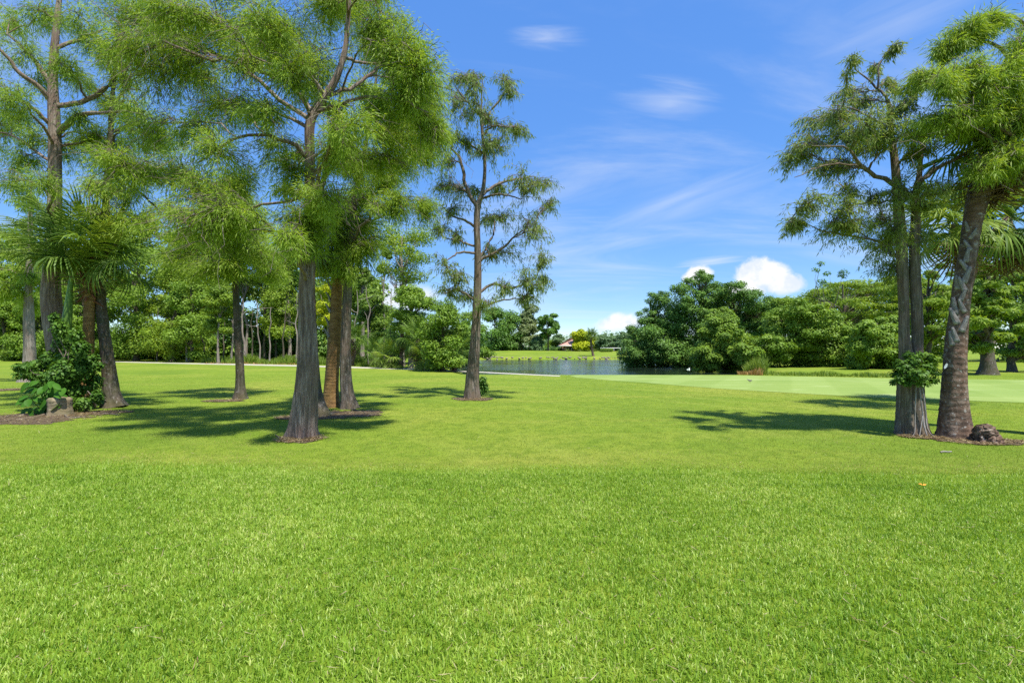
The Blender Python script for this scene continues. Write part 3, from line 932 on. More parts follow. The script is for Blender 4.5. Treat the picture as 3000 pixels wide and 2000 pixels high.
# ---- cypress of the pair with the ochre palm
b, D = base_of(1020, 1196)
tr = px_path([(1022, 1198, 44.2), (1018, 1165, 37.4), (1013, 1110, 32.3), (1012, 1050, 28.9), (1014, 950, 26.3), (1018, 850, 23.8), (1022, 750, 21.2), (1030, 650, 18.7), (1040, 580, 16.1), (1060, 480, 12.8), (1080, 380, 9.3), (1100, 250, 6.0), (1110, 140, 2.5)], D)
blobs = [(1180, 480, 70, 50, 1.3), (1245, 430, 60, 60, 1.3), (1080, 585, 80, 45, 1.4), (1170, 590, 70, 45, 1.3), (1250, 610, 45, 35, 0.9), (1005, 700, 60, 50, 1.6), (1060, 660, 60, 40, 1.2), (980, 620, 50, 45, 1.1), (1120, 520, 70, 45, 1.2),
         (1010, 770, 40, 50, 1.0, -0.3), (950, 760, 45, 45, 1.0), (1150, 380, 60, 60, 1.0), (1220, 340, 60, 60, 1.0), (1100, 290, 60, 60, 1.0), (1160, 230, 60, 60, 1.0), (1100, 160, 50, 50, 0.8), (1040, 460, 60, 50, 0.9), (1080, 720, 45, 35, 0.8)]
limbs = [px_path([(1040, 590, 9), (1090, 570, 7), (1150, 570, 6), (1210, 590, 3)], D), px_path([(1060, 490, 9), (1120, 470, 8, -.3), (1180, 460, 6, -.5), (1240, 430, 3, -.7)], D)]
make_tree('bald_cypress', 'grey flared cypress trunk standing beside the ochre palm on bare soil', 'tree', b, tr, px_blobs(blobs, D, rng, 1.5), rng, D, 'cyp', 'bark', 'bald cypresses on the lawn', 0.2, 0.25, limbs,
          twigs=42, sprays=92, L=(0.07, 0.16), W=(0.012, 0.024), spread=0.27, sides=64, rings=100, ridge=0.06, dead=0.1, rmul=1.3, droop=0.55)

# ---- slim cypress alone between the left group and the large one
b, D = base_of(705, 1168)
tr = px_path([(705, 1170, 33.6), (704, 1140, 26.9), (703, 1090, 23.5), (698, 1000, 21.0), (693, 900, 18.5), (690, 820, 16.8), (688, 740, 14.3), (690, 660, 10.9), (694, 590, 6.7), (697, 540, 3.4)], D)
blobs = [(690, 690, 110, 70, 1.6), (600, 720, 90, 55, 1.3), (770, 735, 80, 55, 1.3), (530, 700, 60, 50, 1.0), (660, 780, 80, 35, 1.2), (740, 650, 80, 60, 1.3), (620, 640, 80, 60, 1.2), (690, 600, 70, 50, 1.2), (570, 780, 60, 30, 0.8), (800, 790, 45, 35, 0.8), (500, 750, 50, 40, 0.8), (690, 545, 50, 40, 1.0)]
make_tree('bald_cypress', 'slim dark cypress with a flared foot alone on the lawn', 'tree', b, tr, px_blobs(blobs, D, rng, 1.6), rng, D, 'cyp', 'bark_dark', 'bald cypresses on the lawn', 0.32, 0.22,
          twigs=42, sprays=92, L=(0.08, 0.18), W=(0.014, 0.028), spread=0.32, rmul=1.3, droop=0.55)

# ---- big cypress of the left group
b, D = base_of(205, 1193)
tr = px_path([(205, 1196, 98.4), (200, 1150, 75.4), (188, 1080, 65.6), (165, 980, 55.8), (152, 900, 49.2), (150, 800, 42.6), (158, 700, 37.7), (160, 600, 34.4), (161, 500, 32.8), (160, 400, 30.3), (158, 330, 28.7), (155, 250, 24.6), (158, 170, 21.3), (165, 80, 16.4), (175, -20, 12.3), (185, -160, 6.6), (190, -260, 3.3)], D)
limbs = [px_path([(150, 300, 16), (110, 250, 14, -.3), (60, 215, 12, -.6), (20, 165, 9, -.8), (-40, 110, 6, -1)], D), px_path([(152, 250, 14), (110, 190, 12, .3), (70, 140, 9, .6), (20, 100, 6, .8)], D),
         px_path([(170, 390, 18), (220, 345, 15, -.3), (270, 332, 12, -.6), (330, 330, 8, -.9), (400, 322, 4, -1.2)], D), px_path([(168, 310, 16), (240, 295, 14, .2), (320, 250, 12, .3), (340, 215, 10, .4), (385, 180, 6, .5)], D),
         px_path([(150, 370, 12), (100, 320, 10, -.4), (60, 295, 8, -.7), (0, 290, 5, -1)], D), px_path([(165, 140, 12), (210, 125, 10, .2), (270, 100, 8, .4), (310, 85, 4, .6)], D), px_path([(158, 480, 10), (100, 440, 8, .3), (40, 400, 6, .6), (-30, 380, 4, .9)], D)]
blobs = [(40, 60, 70, 60, 1.0), (100, 30, 60, 50, 0.9), (160, 60, 60, 50, 0.8), (220, 30, 60, 50, 0.7), (60, 150, 60, 50, 0.7), (20, 270, 60, 50, 1.2), (60, 330, 60, 40, 1.0), (20, 370, 60, 45, 1.2), (90, 400, 50, 40, 0.8), (250, 90, 60, 50, 0.6), (300, 150, 50, 45, 0.6),
         (230, 200, 60, 50, 0.6), (150, 170, 45, 40, 0.8), (270, 260, 50, 40, 0.6), (220, 330, 45, 35, 0.6), (330, 300, 50, 40, 0.7), (390, 300, 50, 40, 0.8), (60, 470, 60, 40, 1.0), (120, 520, 50, 40, 0.8), (20, 530, 60, 40, 1.0), (250, 420, 50, 40, 0.8), (300, 400, 50, 40, 0.7),
         (390, 420, 50, 40, 0.8), (200, 440, 40, 40, 0.7), (110, 220, 40, 40, 0.5), (-60, 200, 80, 90, 1.0), (-60, 60, 80, 80, 1.0), (150, -80, 110, 60, 1.0), (40, -110, 100, 60, 1.0), (280, -60, 90, 60, 0.9), (-60, 420, 70, 70, 1.0), (150, 620, 40, 60, 0.7)]
make_tree('bald_cypress', 'thick trunked cypress with heavy dark limbs rising from the ivy clump', 'tree', b, tr, px_blobs(blobs, D, rng, 1.8), rng, D, 'cyp', 'bark_red', 'bald cypresses on the lawn', 0.25, 0.35, limbs,
          twigs=26, sprays=100, L=(0.07, 0.16), W=(0.011, 0.022), spread=0.30, droop=0.55, dead=0.12, tint_mu=0.45, rmul=1.35)

# ---- leaning cypress at the right of the left group
b, D = base_of(332, 1192)
tr = px_path([(334, 1194, 54.6), (327, 1160, 44.0), (322, 1110, 37.8), (314, 1040, 32.6), (302, 950, 28.2), (295, 870, 24.6), (296, 800, 22.0), (303, 700, 19.4), (310, 600, 17.6), (318, 500, 15.8), (324, 400, 14.1), (328, 300, 11.4), (335, 230, 8.8), (345, 150, 5.3), (350, 90, 2.6)], D)
limbs = [px_path([(325, 330, 8), (345, 290, 7), (375, 262, 5), (410, 265, 3)], D), px_path([(323, 390, 9), (370, 370, 8, .3), (420, 360, 7, .5), (500, 362, 5, .7), (590, 352, 3, .9)], D), px_path([(318, 520, 8), (380, 545, 7), (440, 590, 5), (470, 620, 3)], D)]
blobs = [(340, 480, 70, 45, 1.5), (300, 540, 60, 45, 1.3), (370, 560, 60, 40, 1.0), (420, 500, 50, 40, 0.9), (350, 330, 50, 40, 0.8), (410, 350, 50, 40, 0.8), (480, 400, 50, 40, 0.7), (380, 230, 50, 40, 0.8), (330, 170, 45, 40, 0.8), (430, 640, 60, 40, 0.8), (500, 610, 60, 40, 0.8), (260, 400, 45, 40, 0.7), (300, 620, 60, 40, 1.0), (350, 100, 40, 40, 0.8)]
make_tree('bald_cypress', 'leaning grey cypress trunk with a flared foot beside the ivy clump', 'tree', b, tr, px_blobs(blobs, D, rng, 1.4), rng, D, 'cyp', 'bark_dark', 'bald cypresses on the lawn', 0.3, 0.26, limbs,
          twigs=28, sprays=100, L=(0.07, 0.16), W=(0.011, 0.022), spread=0.30, droop=0.55, dead=0.08, tint_mu=0.65, rmul=1.4)

# ---- thinner cypress further back behind the ivy
b, D = base_of(88, 1118)
tr = px_path([(88, 1120, 40), (87, 1080, 32), (87, 1020, 29), (85, 950, 26), (84, 880, 22), (86, 800, 18), (88, 700, 14), (90, 600, 9), (92, 540, 4)], D)
blobs = [(80, 800, 90, 45, 1.4), (20, 850, 70, 40, 1.3), (150, 830, 60, 35, 1.0), (60, 740, 80, 45, 1.2), (130, 740, 60, 40, 1.0), (20, 690, 70, 40, 1.0), (90, 660, 60, 40, 1.0), (-40, 780, 60, 50, 1.0), (90, 890, 50, 35, 1.0), (90, 590, 50, 40, 0.8)]
make_tree('bald_cypress', 'pale slender cypress trunk further back behind the ivy clump', 'tree', b, tr, px_blobs(blobs, D, rng, 1.8), rng, D, 'cyp', 'bark_pale', 'bald cypresses on the lawn', 0.4, 0.35,
          twigs=20, sprays=50, L=(0.16, 0.30), W=(0.035, 0.06), spread=0.28, sides=20, rings=40)

# ---- open, sparse cypress against the sky
rng = np.random.default_rng(33)
b, D = base_of(1383, 1166)
tr = px_path([(1383, 1168, 49.1), (1383, 1130, 42.3), (1386, 1080, 35.5), (1392, 1000, 28.8), (1397, 900, 24.6), (1400, 800, 21.2), (1399, 720, 19.5), (1397, 650, 17.8), (1400, 605, 16.9), (1414, 560, 11.9), (1420, 510, 10.1), (1418, 440, 9.3), (1412, 380, 7.6), (1410, 330, 5.1), (1412, 265, 3.4), (1414, 235, 1.7)], D)
LK = [[(1400, 610, 13), (1376, 570, 11), (1362, 540, 10), (1356, 490, 9), (1342, 455, 7), (1318, 432, 4)], [(1412, 372, 8), (1440, 325, 7), (1470, 285, 5), (1495, 240, 3)], [(1415, 570, 10), (1451, 542, 8), (1500, 526, 6), (1562, 517, 3)],
      [(1412, 580, 8), (1464, 570, 6), (1527, 584, 3)], [(1405, 755, 9), (1430, 715, 8), (1446, 682, 5), (1450, 640, 3)], [(1406, 765, 9), (1482, 718, 7), (1513, 687, 4), (1560, 660, 2)], [(1403, 858, 9), (1442, 834, 8), (1500, 843, 6), (1571, 816, 3)],
      [(1395, 665, 8), (1365, 648, 7), (1335, 638, 5), (1290, 600, 3)], [(1396, 742, 8), (1348, 740, 6), (1308, 763, 3)], [(1396, 722, 7), (1340, 705, 5), (1295, 694, 3)], [(1392, 880, 7), (1340, 850, 6), (1300, 860, 3)], [(1412, 400, 6), (1440, 372, 5), (1490, 372, 3)], [(1416, 450, 6), (1370, 420, 5), (1330, 400, 3)],
      [(1404, 905, 7), (1450, 885, 5), (1540, 872, 3)], [(1410, 345, 5), (1370, 300, 4), (1330, 250, 2)]]
limbs = []
for lb in LK:
    s = rng.uniform(-1.1, 1.1)
    limbs.append(px_path([(x, y, w, s * i / (len(lb) - 1)) for i, (x, y, w) in enumerate(lb)], D))
blobs = [(1320, 235, 32, 22), (1370, 228, 28, 18), (1400, 240, 22, 28), (1480, 235, 32, 28), (1503, 255, 20, 28), (1330, 290, 36, 32), (1385, 295, 36, 26), (1350, 340, 40, 30), (1420, 330, 28, 28), (1490, 375, 40, 28), (1530, 388, 26, 22), (1440, 400, 42, 30), (1380, 420, 42, 26), (1330, 400, 36, 26),
         (1420, 455, 42, 30), (1480, 430, 28, 28), (1300, 480, 30, 40), (1530, 500, 52, 28), (1570, 545, 42, 34), (1610, 530, 28, 24), (1622, 590, 12, 22), (1380, 560, 42, 26), (1310, 560, 42, 42), (1280, 540, 18, 34), (1330, 610, 42, 30), (1480, 640, 52, 34), (1550, 660, 42, 42), (1590, 680, 28, 42),
         (1430, 640, 26, 26), (1340, 690, 38, 26), (1590, 745, 20, 22), (1500, 740, 52, 34), (1440, 740, 26, 26), (1540, 790, 42, 20), (1300, 770, 38, 30), (1345, 800, 38, 30), (1570, 830, 38, 20), (1602, 820, 20, 22), (1480, 840, 52, 26), (1430, 880, 34, 22), (1310, 850, 42, 26), (1540, 875, 28, 16), (1360, 860, 26, 22), (1290, 660, 30, 30), (1460, 560, 30, 20)]
make_tree('bald_cypress', 'tall open sparse cypress against the sky beside the pond', 'tree', b, tr, px_blobs(blobs, D, rng, 1.5), rng, D, 'cyp_thin', 'bark', 'bald cypresses on the lawn', 0.05, 0.3, limbs,
          twigs=17, sprays=20, L=(0.08, 0.20), W=(0.018, 0.034), spread=0.11, droop=1.5, rmul=1.55, tstart=0.1, limb_leaf=26, sides=40, rings=90, lobe_amp=0.16, tint_mu=0.5, lift=0.08)

# ---- twin-stemmed cypress on the right
rng = np.random.default_rng(44)
b, D = base_of(2670, 1271)
tr = px_path([(2670, 1274, 72), (2668, 1230, 66), (2667, 1150, 60), (2664, 1090, 54), (2655, 1040, 34), (2650, 1000, 28), (2648, 900, 26), (2644, 800, 26), (2640, 700, 27), (2634, 640, 26), (2625, 513, 21), (2618, 446, 18), (2611, 400, 15), (2607, 320, 11), (2600, 292, 9)], D)
st2 = px_path([(2672, 1110, 34, -.05), (2684, 1050, 30, -.05), (2687, 1000, 29), (2685, 900, 29), (2680, 800, 29), (2679, 700, 26), (2682, 630, 22), (2678, 590, 20), (2686, 550, 18), (2692, 522, 15), (2696, 469, 12), (2708, 411, 9), (2723, 370, 7), (2740, 330, 4)], D)
LM = [[(2600, 300, 8), (2585, 275, 7), (2571, 259, 6), (2540, 232, 5), (2518, 219, 4), (2495, 161, 2)], [(2571, 259, 6), (2574, 215, 5), (2580, 178, 4), (2607, 143, 3), (2638, 118, 1.5)], [(2678, 590, 15), (2652, 562, 14), (2589, 527, 13), (2540, 495, 11), (2509, 469, 9), (2491, 442, 7), (2442, 428, 5), (2380, 430, 3)],
      [(2688, 560, 14), (2700, 532, 13), (2741, 495, 12), (2786, 473, 10), (2835, 446, 8), (2900, 400, 4)], [(2545, 497, 7), (2571, 455, 6), (2625, 415, 6), (2647, 388, 5), (2656, 362, 4), (2690, 300, 3)], [(2632, 592, 7), (2616, 589, 6), (2527, 598, 5), (2464, 605, 3)], [(2638, 720, 8), (2580, 712, 7), (2518, 696, 6), (2442, 683, 5), (2379, 665, 3), (2310, 648, 2)],
      [(2730, 500, 5), (2741, 470, 4), (2738, 420, 3)], [(2540, 497, 6), (2470, 480, 5), (2400, 490, 4), (2330, 520, 2)], [(2612, 400, 7), (2560, 350, 5), (2500, 320, 4), (2440, 310, 2)]]
limbs = []
for i, lb in enumerate(LM):
    s = rng.uniform(-0.9, 0.9) if i > 1 else 0.3
    limbs.append(px_path([(q[0], q[1], q[2], s * k / (len(lb) - 1)) for k, q in enumerate(lb)], D))
blobs = [(2300, 465, 26, 42), (2335, 435, 42, 42, 1.2), (2400, 400, 52, 48, 1.3), (2450, 350, 52, 34), (2370, 365, 36, 34), (2450, 290, 34, 24, 0.7), (2500, 310, 52, 32), (2560, 345, 52, 40, 1.2), (2480, 430, 50, 40, 1.1), (2430, 490, 42, 32), (2540, 420, 52, 34), (2600, 365, 44, 42, 1.2), (2650, 300, 36, 34, .9), (2390, 500, 34, 32, .8),
         (2400, 580, 50, 32, .9), (2470, 545, 42, 32, .8), (2500, 600, 50, 32, .9), (2325, 655, 40, 20), (2420, 670, 50, 28), (2500, 660, 50, 32), (2560, 640, 42, 42, .9), (2560, 575, 42, 32, .7), (2700, 430, 42, 34, .9), (2740, 540, 42, 24, .7), (2790, 560, 34, 34, .6), (2700, 600, 34, 24, .6),
         (2625, 560, 24, 60, 1.2), (2635, 680, 24, 60, 1.2), (2560, 730, 60, 40, 1.2), (2600, 790, 50, 40, 1.0), (2690, 700, 30, 50, .9), (2500, 165, 18, 14, .4), (2560, 210, 14, 14, .3), (2636, 125, 12, 12, .3), (2620, 250, 14, 20, .5), (2650, 400, 40, 40, 1.0)]
root, _ = make_tree('bald_cypress', 'twin stemmed grey cypress with a leafy shrub growing on its trunk', 'tree', b, tr, px_blobs(blobs, D, rng, 1.2), rng, D, 'cyp_thin', 'bark', 'bald cypresses on the lawn', 0.12, 0.25, limbs,
                    twigs=27, sprays=30, L=(0.06, 0.13), W=(0.012, 0.023), spread=0.085, droop=0.7, rmul=1.5, tstart=0.1, limb_leaf=20, sides=96, rings=140, ridge=0.07, extra_stems=[st2], tint_mu=0.55, lift=0.08)
for k, pts in enumerate(([(2692, 1118, 4, -.32), (2696, 1150, 4, -.33), (2702, 1200, 4, -.34), (2708, 1250, 5, -.36), (2716, 1276, 3, -.42)], [(2684, 1120, 3, -.34), (2683, 1160, 3, -.35), (2681, 1210, 3, -.35), (2680, 1262, 3, -.38), (2676, 1278, 2, -.42)],
                         [(2698, 1115, 4, -.3), (2706, 1160, 4, -.3), (2712, 1210, 4, -.3), (2724, 1268, 4, -.34), (2738, 1280, 2, -.38)], [(2705, 1205, 3, -.33), (2699, 1245, 3, -.38), (2694, 1276, 2, -.44)])):
    p, r = px_path(pts, D)
    q = resample(np.c_[p, r], 12)
    g = Geo()
    g.add(*tubes(q[None, :, :3], q[None, :, 3], 6))
    link('aerial_root', g.mesh('aerial_root', M['boot'], b, True), root)

# ---- cypress whose trunk stands just outside the frame and hangs over the big palm
b = np.array([9.9, 9.3, 0.0])
D = 9.3
tr = (np.array([(9.9, 9.3, 0), (9.95, 9.3, 1.5), (9.9, 9.3, 3.5), (9.8, 9.35, 5.5), (9.7, 9.4, 7.2), (9.6, 9.4, 8.6)]), np.array([0.30, 0.22, 0.19, 0.14, 0.09, 0.03]))
limbs = [px_path([(3080, 400, 16), (3000, 270, 13), (2920, 290, 10), (2870, 315, 6), (2800, 300, 4)], D), px_path([(3070, 300, 14), (2960, 170, 11), (2890, 120, 8), (2800, 160, 5), (2730, 230, 3)], D), px_path([(3080, 180, 12), (2990, 60, 8), (2920, 40, 5), (2870, 50, 3)], D)]
blobs = [(2850, 85, 65, 42, 1.4), (2905, 62, 50, 34, 1.2), (2780, 130, 42, 40, 1.0), (2830, 195, 65, 48, 1.2), (2755, 240, 50, 48, 1.0), (2900, 250, 65, 52, 1.3), (2965, 200, 50, 60, 1.3), (2700, 215, 34, 34, .7), (2730, 335, 58, 40, 1.2), (2815, 330, 65, 42, 1.3), (2895, 375, 65, 42, 1.3), (2965, 330, 50, 60, 1.3),
         (2680, 365, 42, 32, .8), (2875, 470, 40, 45, 1.0), (2950, 440, 45, 40, 1.0), (2660, 250, 30, 30, .5), (3050, 100, 80, 80, 1.2), (3150, 250, 100, 100, 1.2), (3120, 420, 80, 70, 1.0), (3060, 300, 60, 70, 1.2), (2990, 120, 50, 50, 1.0), (3180, 50, 90, 90, 1.0)]
make_tree('bald_cypress', 'overhanging cypress boughs reaching in above the big leaning palm', 'tree', b, tr, px_blobs(blobs, D - 0.7, rng, 0.8), rng, D, 'cyp', 'bark', 'bald cypresses on the lawn', 0.3, 0.3, limbs,
          twigs=30, sprays=105, L=(0.07, 0.15), W=(0.009, 0.017), spread=0.17, dead=0.08, droop=0.7, lift=0.06, rmul=1.3)


# ------------------------------------------------------------------ palms
def fan_frond(rng, mat, stalk=0.75, R=0.85, droop=0.35, nseg=38, name='fan_frond', width=0.046):
    g = Geo()
    k = 6
    s = np.linspace(0, 1, k)
    pp = np.stack([s * stalk, 0 * s, -0.10 * stalk * s**2], -1)
    g.add(*tubes(pp[None], np.linspace(0.020, 0.010, k)[None], 4), tint=np.full(k * 4, 0.75))
    hub = pp[-1]
    for i in range(nseg):
        a = math.radians(-152 + 304 * i / (nseg - 1)) + rng.normal(0, 0.02)
        root = hub + np.array([0.28 * R * max(0, math.cos(a)) ** 2, 0, -0.03])
        L = R * (0.70 + 0.30 * math.cos(a * 0.5)) * rng.uniform(0.9, 1.05)
        d = np.array([math.cos(a), math.sin(a), 0.10 * math.cos(a * 2)])
        sd = np.array([-math.sin(a), math.cos(a), 0.0]) + np.array([0, 0, 0.55 * (-1) ** i])
        sd /= np.linalg.norm(sd)
        u = np.array([0, 0.35, 0.7, 1.0])
        w = np.array([0.35, 1.0, 0.75, 0.08]) * width / 2
        dr = droop * rng.uniform(0.6, 1.5)
        c = root + d * (L * u)[:, None] + np.array([0, 0, -1.0]) * (dr * L * u**2.2)[:, None]
        c[:, :2] -= (d[:2] * (dr * 0.35 * L * u**3)[:, None])
        v = np.stack([c - sd * w[:, None], c + sd * w[:, None]], 1).reshape(-1, 3)
        g.add(v, [[0, 1, 3, 2], [2, 3, 5, 4], [4, 5, 7, 6]], np.full(8, np.clip(rng.normal(0.5, 0.2), 0, 1)))
    return g.mesh(name, mat)


def feather_frond(rng, mat, L=2.2, pairs=46, leaf=0.42, bend=0.75, name='feather_frond', wid=0.03):
    g = Geo()
    k = 14
    s = np.linspace(0, 1, k)
    pp = np.stack([L * (s - 0.12 * s**3), 0 * s, L * (0.18 * s - bend * 0.62 * s**2.2)], -1)
    g.add(*tubes(pp[None], np.linspace(0.022, 0.004, k)[None], 4), tint=np.full(k * 4, 0.7))
    for i in range(pairs):
        u = 0.14 + 0.85 * i / (pairs - 1)
        x = u * (k - 1)
        k0 = min(int(x), k - 2)
        c0 = pp[k0] + (pp[k0 + 1] - pp[k0]) * (x - k0)
        t = nrm(pp[k0 + 1] - pp[k0])
        for sg in (-1, 1):
            l = leaf * (0.45 + 0.75 * math.sin(math.pi * min(1, u * 0.9 + 0.08))) * rng.uniform(0.85, 1.1)
            d = nrm(t * 0.55 + np.array([0, sg, 0]) + np.array([0, 0, 0.30 * rng.normal()]))
            q = np.array([0, 0.45, 1.0])
            c = c0 + d * (l * q)[:, None] + np.array([0, 0, -1.0]) * (l * 0.55 * q**2)[:, None]
            w = np.array([0.5, 1.0, 0.08]) * wid / 2
            sd = t
            v = np.stack([c - sd * w[:, None], c + sd * w[:, None]], 1).reshape(-1, 3)
            g.add(v, [[0, 1, 3, 2], [2, 3, 5, 4]], np.full(6, np.clip(rng.normal(0.5, 0.2), 0, 1)))
    return g.mesh(name, mat)


rng = np.random.default_rng(55)
FAN = {k: [fan_frond(rng, M[k], droop=d) for d in (0.12, 0.28, 0.45, 0.65)] for k in ('palm', 'palm_pale')}
FAN['dead'] = [fan_frond(rng, M['dead'], droop=d, nseg=26, name='dead_frond') for d in (0.9, 1.2)]
FEA = [feather_frond(rng, M['palm_pale' if i == 1 else 'palm'], bend=bd) for i, bd in enumerate((0.45, 0.75, 1.0))]


def put_frond(me, root, at, az, el, scale, roll=0.0, name='frond'):
    o = link(name, me, root)
    o.rotation_mode = 'XYZ'
    mt = Matrix.Translation(Vector(at)) @ Matrix.Rotation(az, 4, 'Z') @ Matrix.Rotation(-el, 4, 'Y') @ Matrix.Rotation(roll, 4, 'X') @ Matrix.Scale(scale, 4)
    o.matrix_local = mt
    return o


def fan_crown(root, c, n, mats, rng, scale, dead=0, lo=-55, hi=80):
    """fronds leave the head of the palm in a spiral: young upright ones first, old ones hanging"""
    for i in range(n):
        f = (i + 0.5) / n
        el = math.radians(hi + (lo - hi) * f + rng.normal(0, 6))
        az = i * 2.39996 + rng.normal(0, 0.12)
        me = FAN[mats][min(3, int(f * 4))]
        put_frond(me, root, c + rng.normal(0, 0.02, 3), az, el, scale * rng.uniform(0.88, 1.1), rng.normal(0, 0.2))
    for i in range(dead):
        put_frond(FAN['dead'][i % 2], root, c - np.array([0, 0, 0.1 * scale]), i * 2.39996 + 0.7, math.radians(rng.uniform(-82, -62)), scale * rng.uniform(0.8, 1.0), rng.normal(0, 0.3), 'dead_frond')


def boot_mesh(mat, name='leaf_base'):
    """an old split leaf base: a curved wedge that tapers to a broken tip"""
    g = Geo()
    k = 7
    s = np.linspace(0, 1, k)
    c = np.stack([0.03 + 0.05 * s**1.6, 0 * s, s], -1)
    w = np.interp(s, [0, 0.3, 0.8, 1], [0.62, 0.52, 0.36, 0.24])
    th = np.interp(s, [0, 1], [0.10, 0.03])
    rings = np.stack([c + np.stack([-th, -w / 2, 0 * w], -1) * 0.6, c + np.stack([th, -w * 0.25, 0 * w], -1), c + np.stack([th, w * 0.25, 0 * w], -1), c + np.stack([-th, w / 2, 0 * w], -1) * 0.6], 1)
    f = []
    for i in range(k - 1):
        for j in range(4):
            f.append([i * 4 + j, i * 4 + (j + 1) % 4, (i + 1) * 4 + (j + 1) % 4, (i + 1) * 4 + j])
    f += [[0, 3, 2, 1], [(k - 1) * 4 + j for j in range(4)]]
    g.add(rings.reshape(-1, 3), f)
    return g.mesh(name, mat, smooth=False)


BOOT, BOOT_RED = boot_mesh(M['boot']), boot_mesh(M['boot_red'])


def palm_trunk(root, path, rad, rng, bark, base, flare=0.2, fh=0.25):
    g = Geo()
    g.add(*trunk_geo(path, rad, rng, 40, 120, flare, fh, 7, 0.025, 0.06))
    return link('trunk', g.mesh('trunk', M[bark], base, True), root)


def put_boot(me, root, trunk_pts, base, h, az, size, lean=0.15, roll=0.0):
    z = trunk_pts[:, 2]
    j = int(np.argmin(np.abs(z - h)))
    c, r = trunk_pts[j, :3] - base, trunk_pts[j, 3]
    o = link('leaf_base', me, root)
    o.matrix_local = Matrix.Translation(Vector(c + np.array([math.cos(az) * r * 0.86, math.sin(az) * r * 0.86, 0]))) @ Matrix.Rotation(az, 4, 'Z') @ Matrix.Rotation(lean, 4, 'Y') @ Matrix.Rotation(roll, 4, 'X') @ Matrix.Scale(size, 4)


# big leaning palm on the right
b, D = base_of(2798, 1280)
tp, tr_ = px_path([(2800, 1284, 80), (2797, 1240, 74), (2796, 1174, 64), (2797, 1100, 57), (2801, 1007, 53), (2812, 900, 46), (2822, 820, 44), (2836, 743, 43), (2850, 648, 47), (2866, 580, 55), (2886, 513, 58), (2896, 470, 52), (2905, 430, 40), (2912, 395, 22)], D)
root = thing('sabal_palm', 'big leaning palm with a scarred reddish trunk beside the twin stemmed cypress', 'palm tree', b, 'palms on the lawn')
palm_trunk(root, tp, tr_, rng, 'palm_bark', b, 0.25, 0.2)
tpts = resample(np.c_[tp, tr_], 160)
for i, (py, azd, roll, sz) in enumerate([(1000, 212, 0.3, .34), (975, 230, -0.6, .36), (950, 205, 0.6, .40), (915, 240, 0.8, .34), (885, 205, -0.5, .34), (855, 228, 0.6, .36), (830, 210, -0.7, .36), (800, 236, 0.7, .34), (770, 200, -0.4, .34), (735, 222, 0.6, .32), (705, 205, -0.6, .32), (680, 190, 0.4, .30),
                                         (1015, 190, 0.2, .40), (925, 185, 0.2, .38), (850, 180, 0.1, .36), (790, 330, -.5, .30), (850, 340, .4, .30), (760, 345, .3, .26), (900, 335, -.3, .28)]):
    put_boot(BOOT, root, tpts, b, EYE - (py - HY) / F * D, math.radians(azd + 22), sz * rng.uniform(0.6, 0.85), 0.0, roll * rng.uniform(0.4, 0.9))
for i in range(26):      # dark broken stubs under the crown
    put_boot(BOOT_RED, root, tpts, b, rng.uniform(4.85, 5.35), i * 2.4, rng.uniform(0.24, 0.36), 0.75, rng.normal(0, 0.3))
fan_crown(root, np.array(P(2912, 400, D)) - b, 20, 'palm', rng, 0.82, dead=12, lo=-45)
# a small white plate on the trunk
g = Geo()
th = np.linspace(0, 2 * math.pi, 14, endpoint=False)
front = np.stack([0.018 * np.cos(th), np.full(14, -0.008), 0.052 * np.sin(th)], -1)
back = front + np.array([0, 0.012, 0])
g.add(np.concatenate([front, back]), [[i, (i + 1) % 14, 14 + (i + 1) % 14, 14 + i] for i in range(14)])
g.add(front, [[0, i, i + 1] for i in range(1, 13)][::1])
pl = link('trunk_plate', g.mesh('trunk_plate', M['white']))
pl.location = tuple(P(2771, 1072, D - 0.10))
pl.rotation_euler = (0, math.radians(22), math.radians(-35))
tagged(pl, 'small white oval plate fixed on the left edge of the big palm trunk', 'plate')

# two palms behind it
for (px, py, path, cx, cy, n, sc, dead, lab) in ((2800, 1204, [(2800, 1206, 30), (2800, 1000, 25), (2812, 800, 24), (2806, 700, 24), (2792, 655, 20)], 2786, 648, 22, 0.92, 3, 'smaller palm head half hidden behind the left of the big leaning palm'),
                                                 (2812, 1190, [(2812, 1192, 32), (2814, 1050, 26), (2822, 900, 25), (2850, 790, 25), (2900, 700, 26), (2955, 640, 20)], 2960, 632, 26, 1.05, 12, 'palm with a brown skirt of dead fronds leaning out behind the big palm')):
    b, D = base_of(px, py)
    tp, tr_ = px_path(path, D)
    root = thing('sabal_palm', lab, 'palm tree', b, 'palms on the lawn')
    palm_trunk(root, tp, tr_, rng, 'palm_bark', b)
    fan_crown(root, np.array(P(cx, cy, D)) - b, n, 'palm' if cx > 2900 else 'palm_pale', rng, sc, dead=dead, lo=-45)

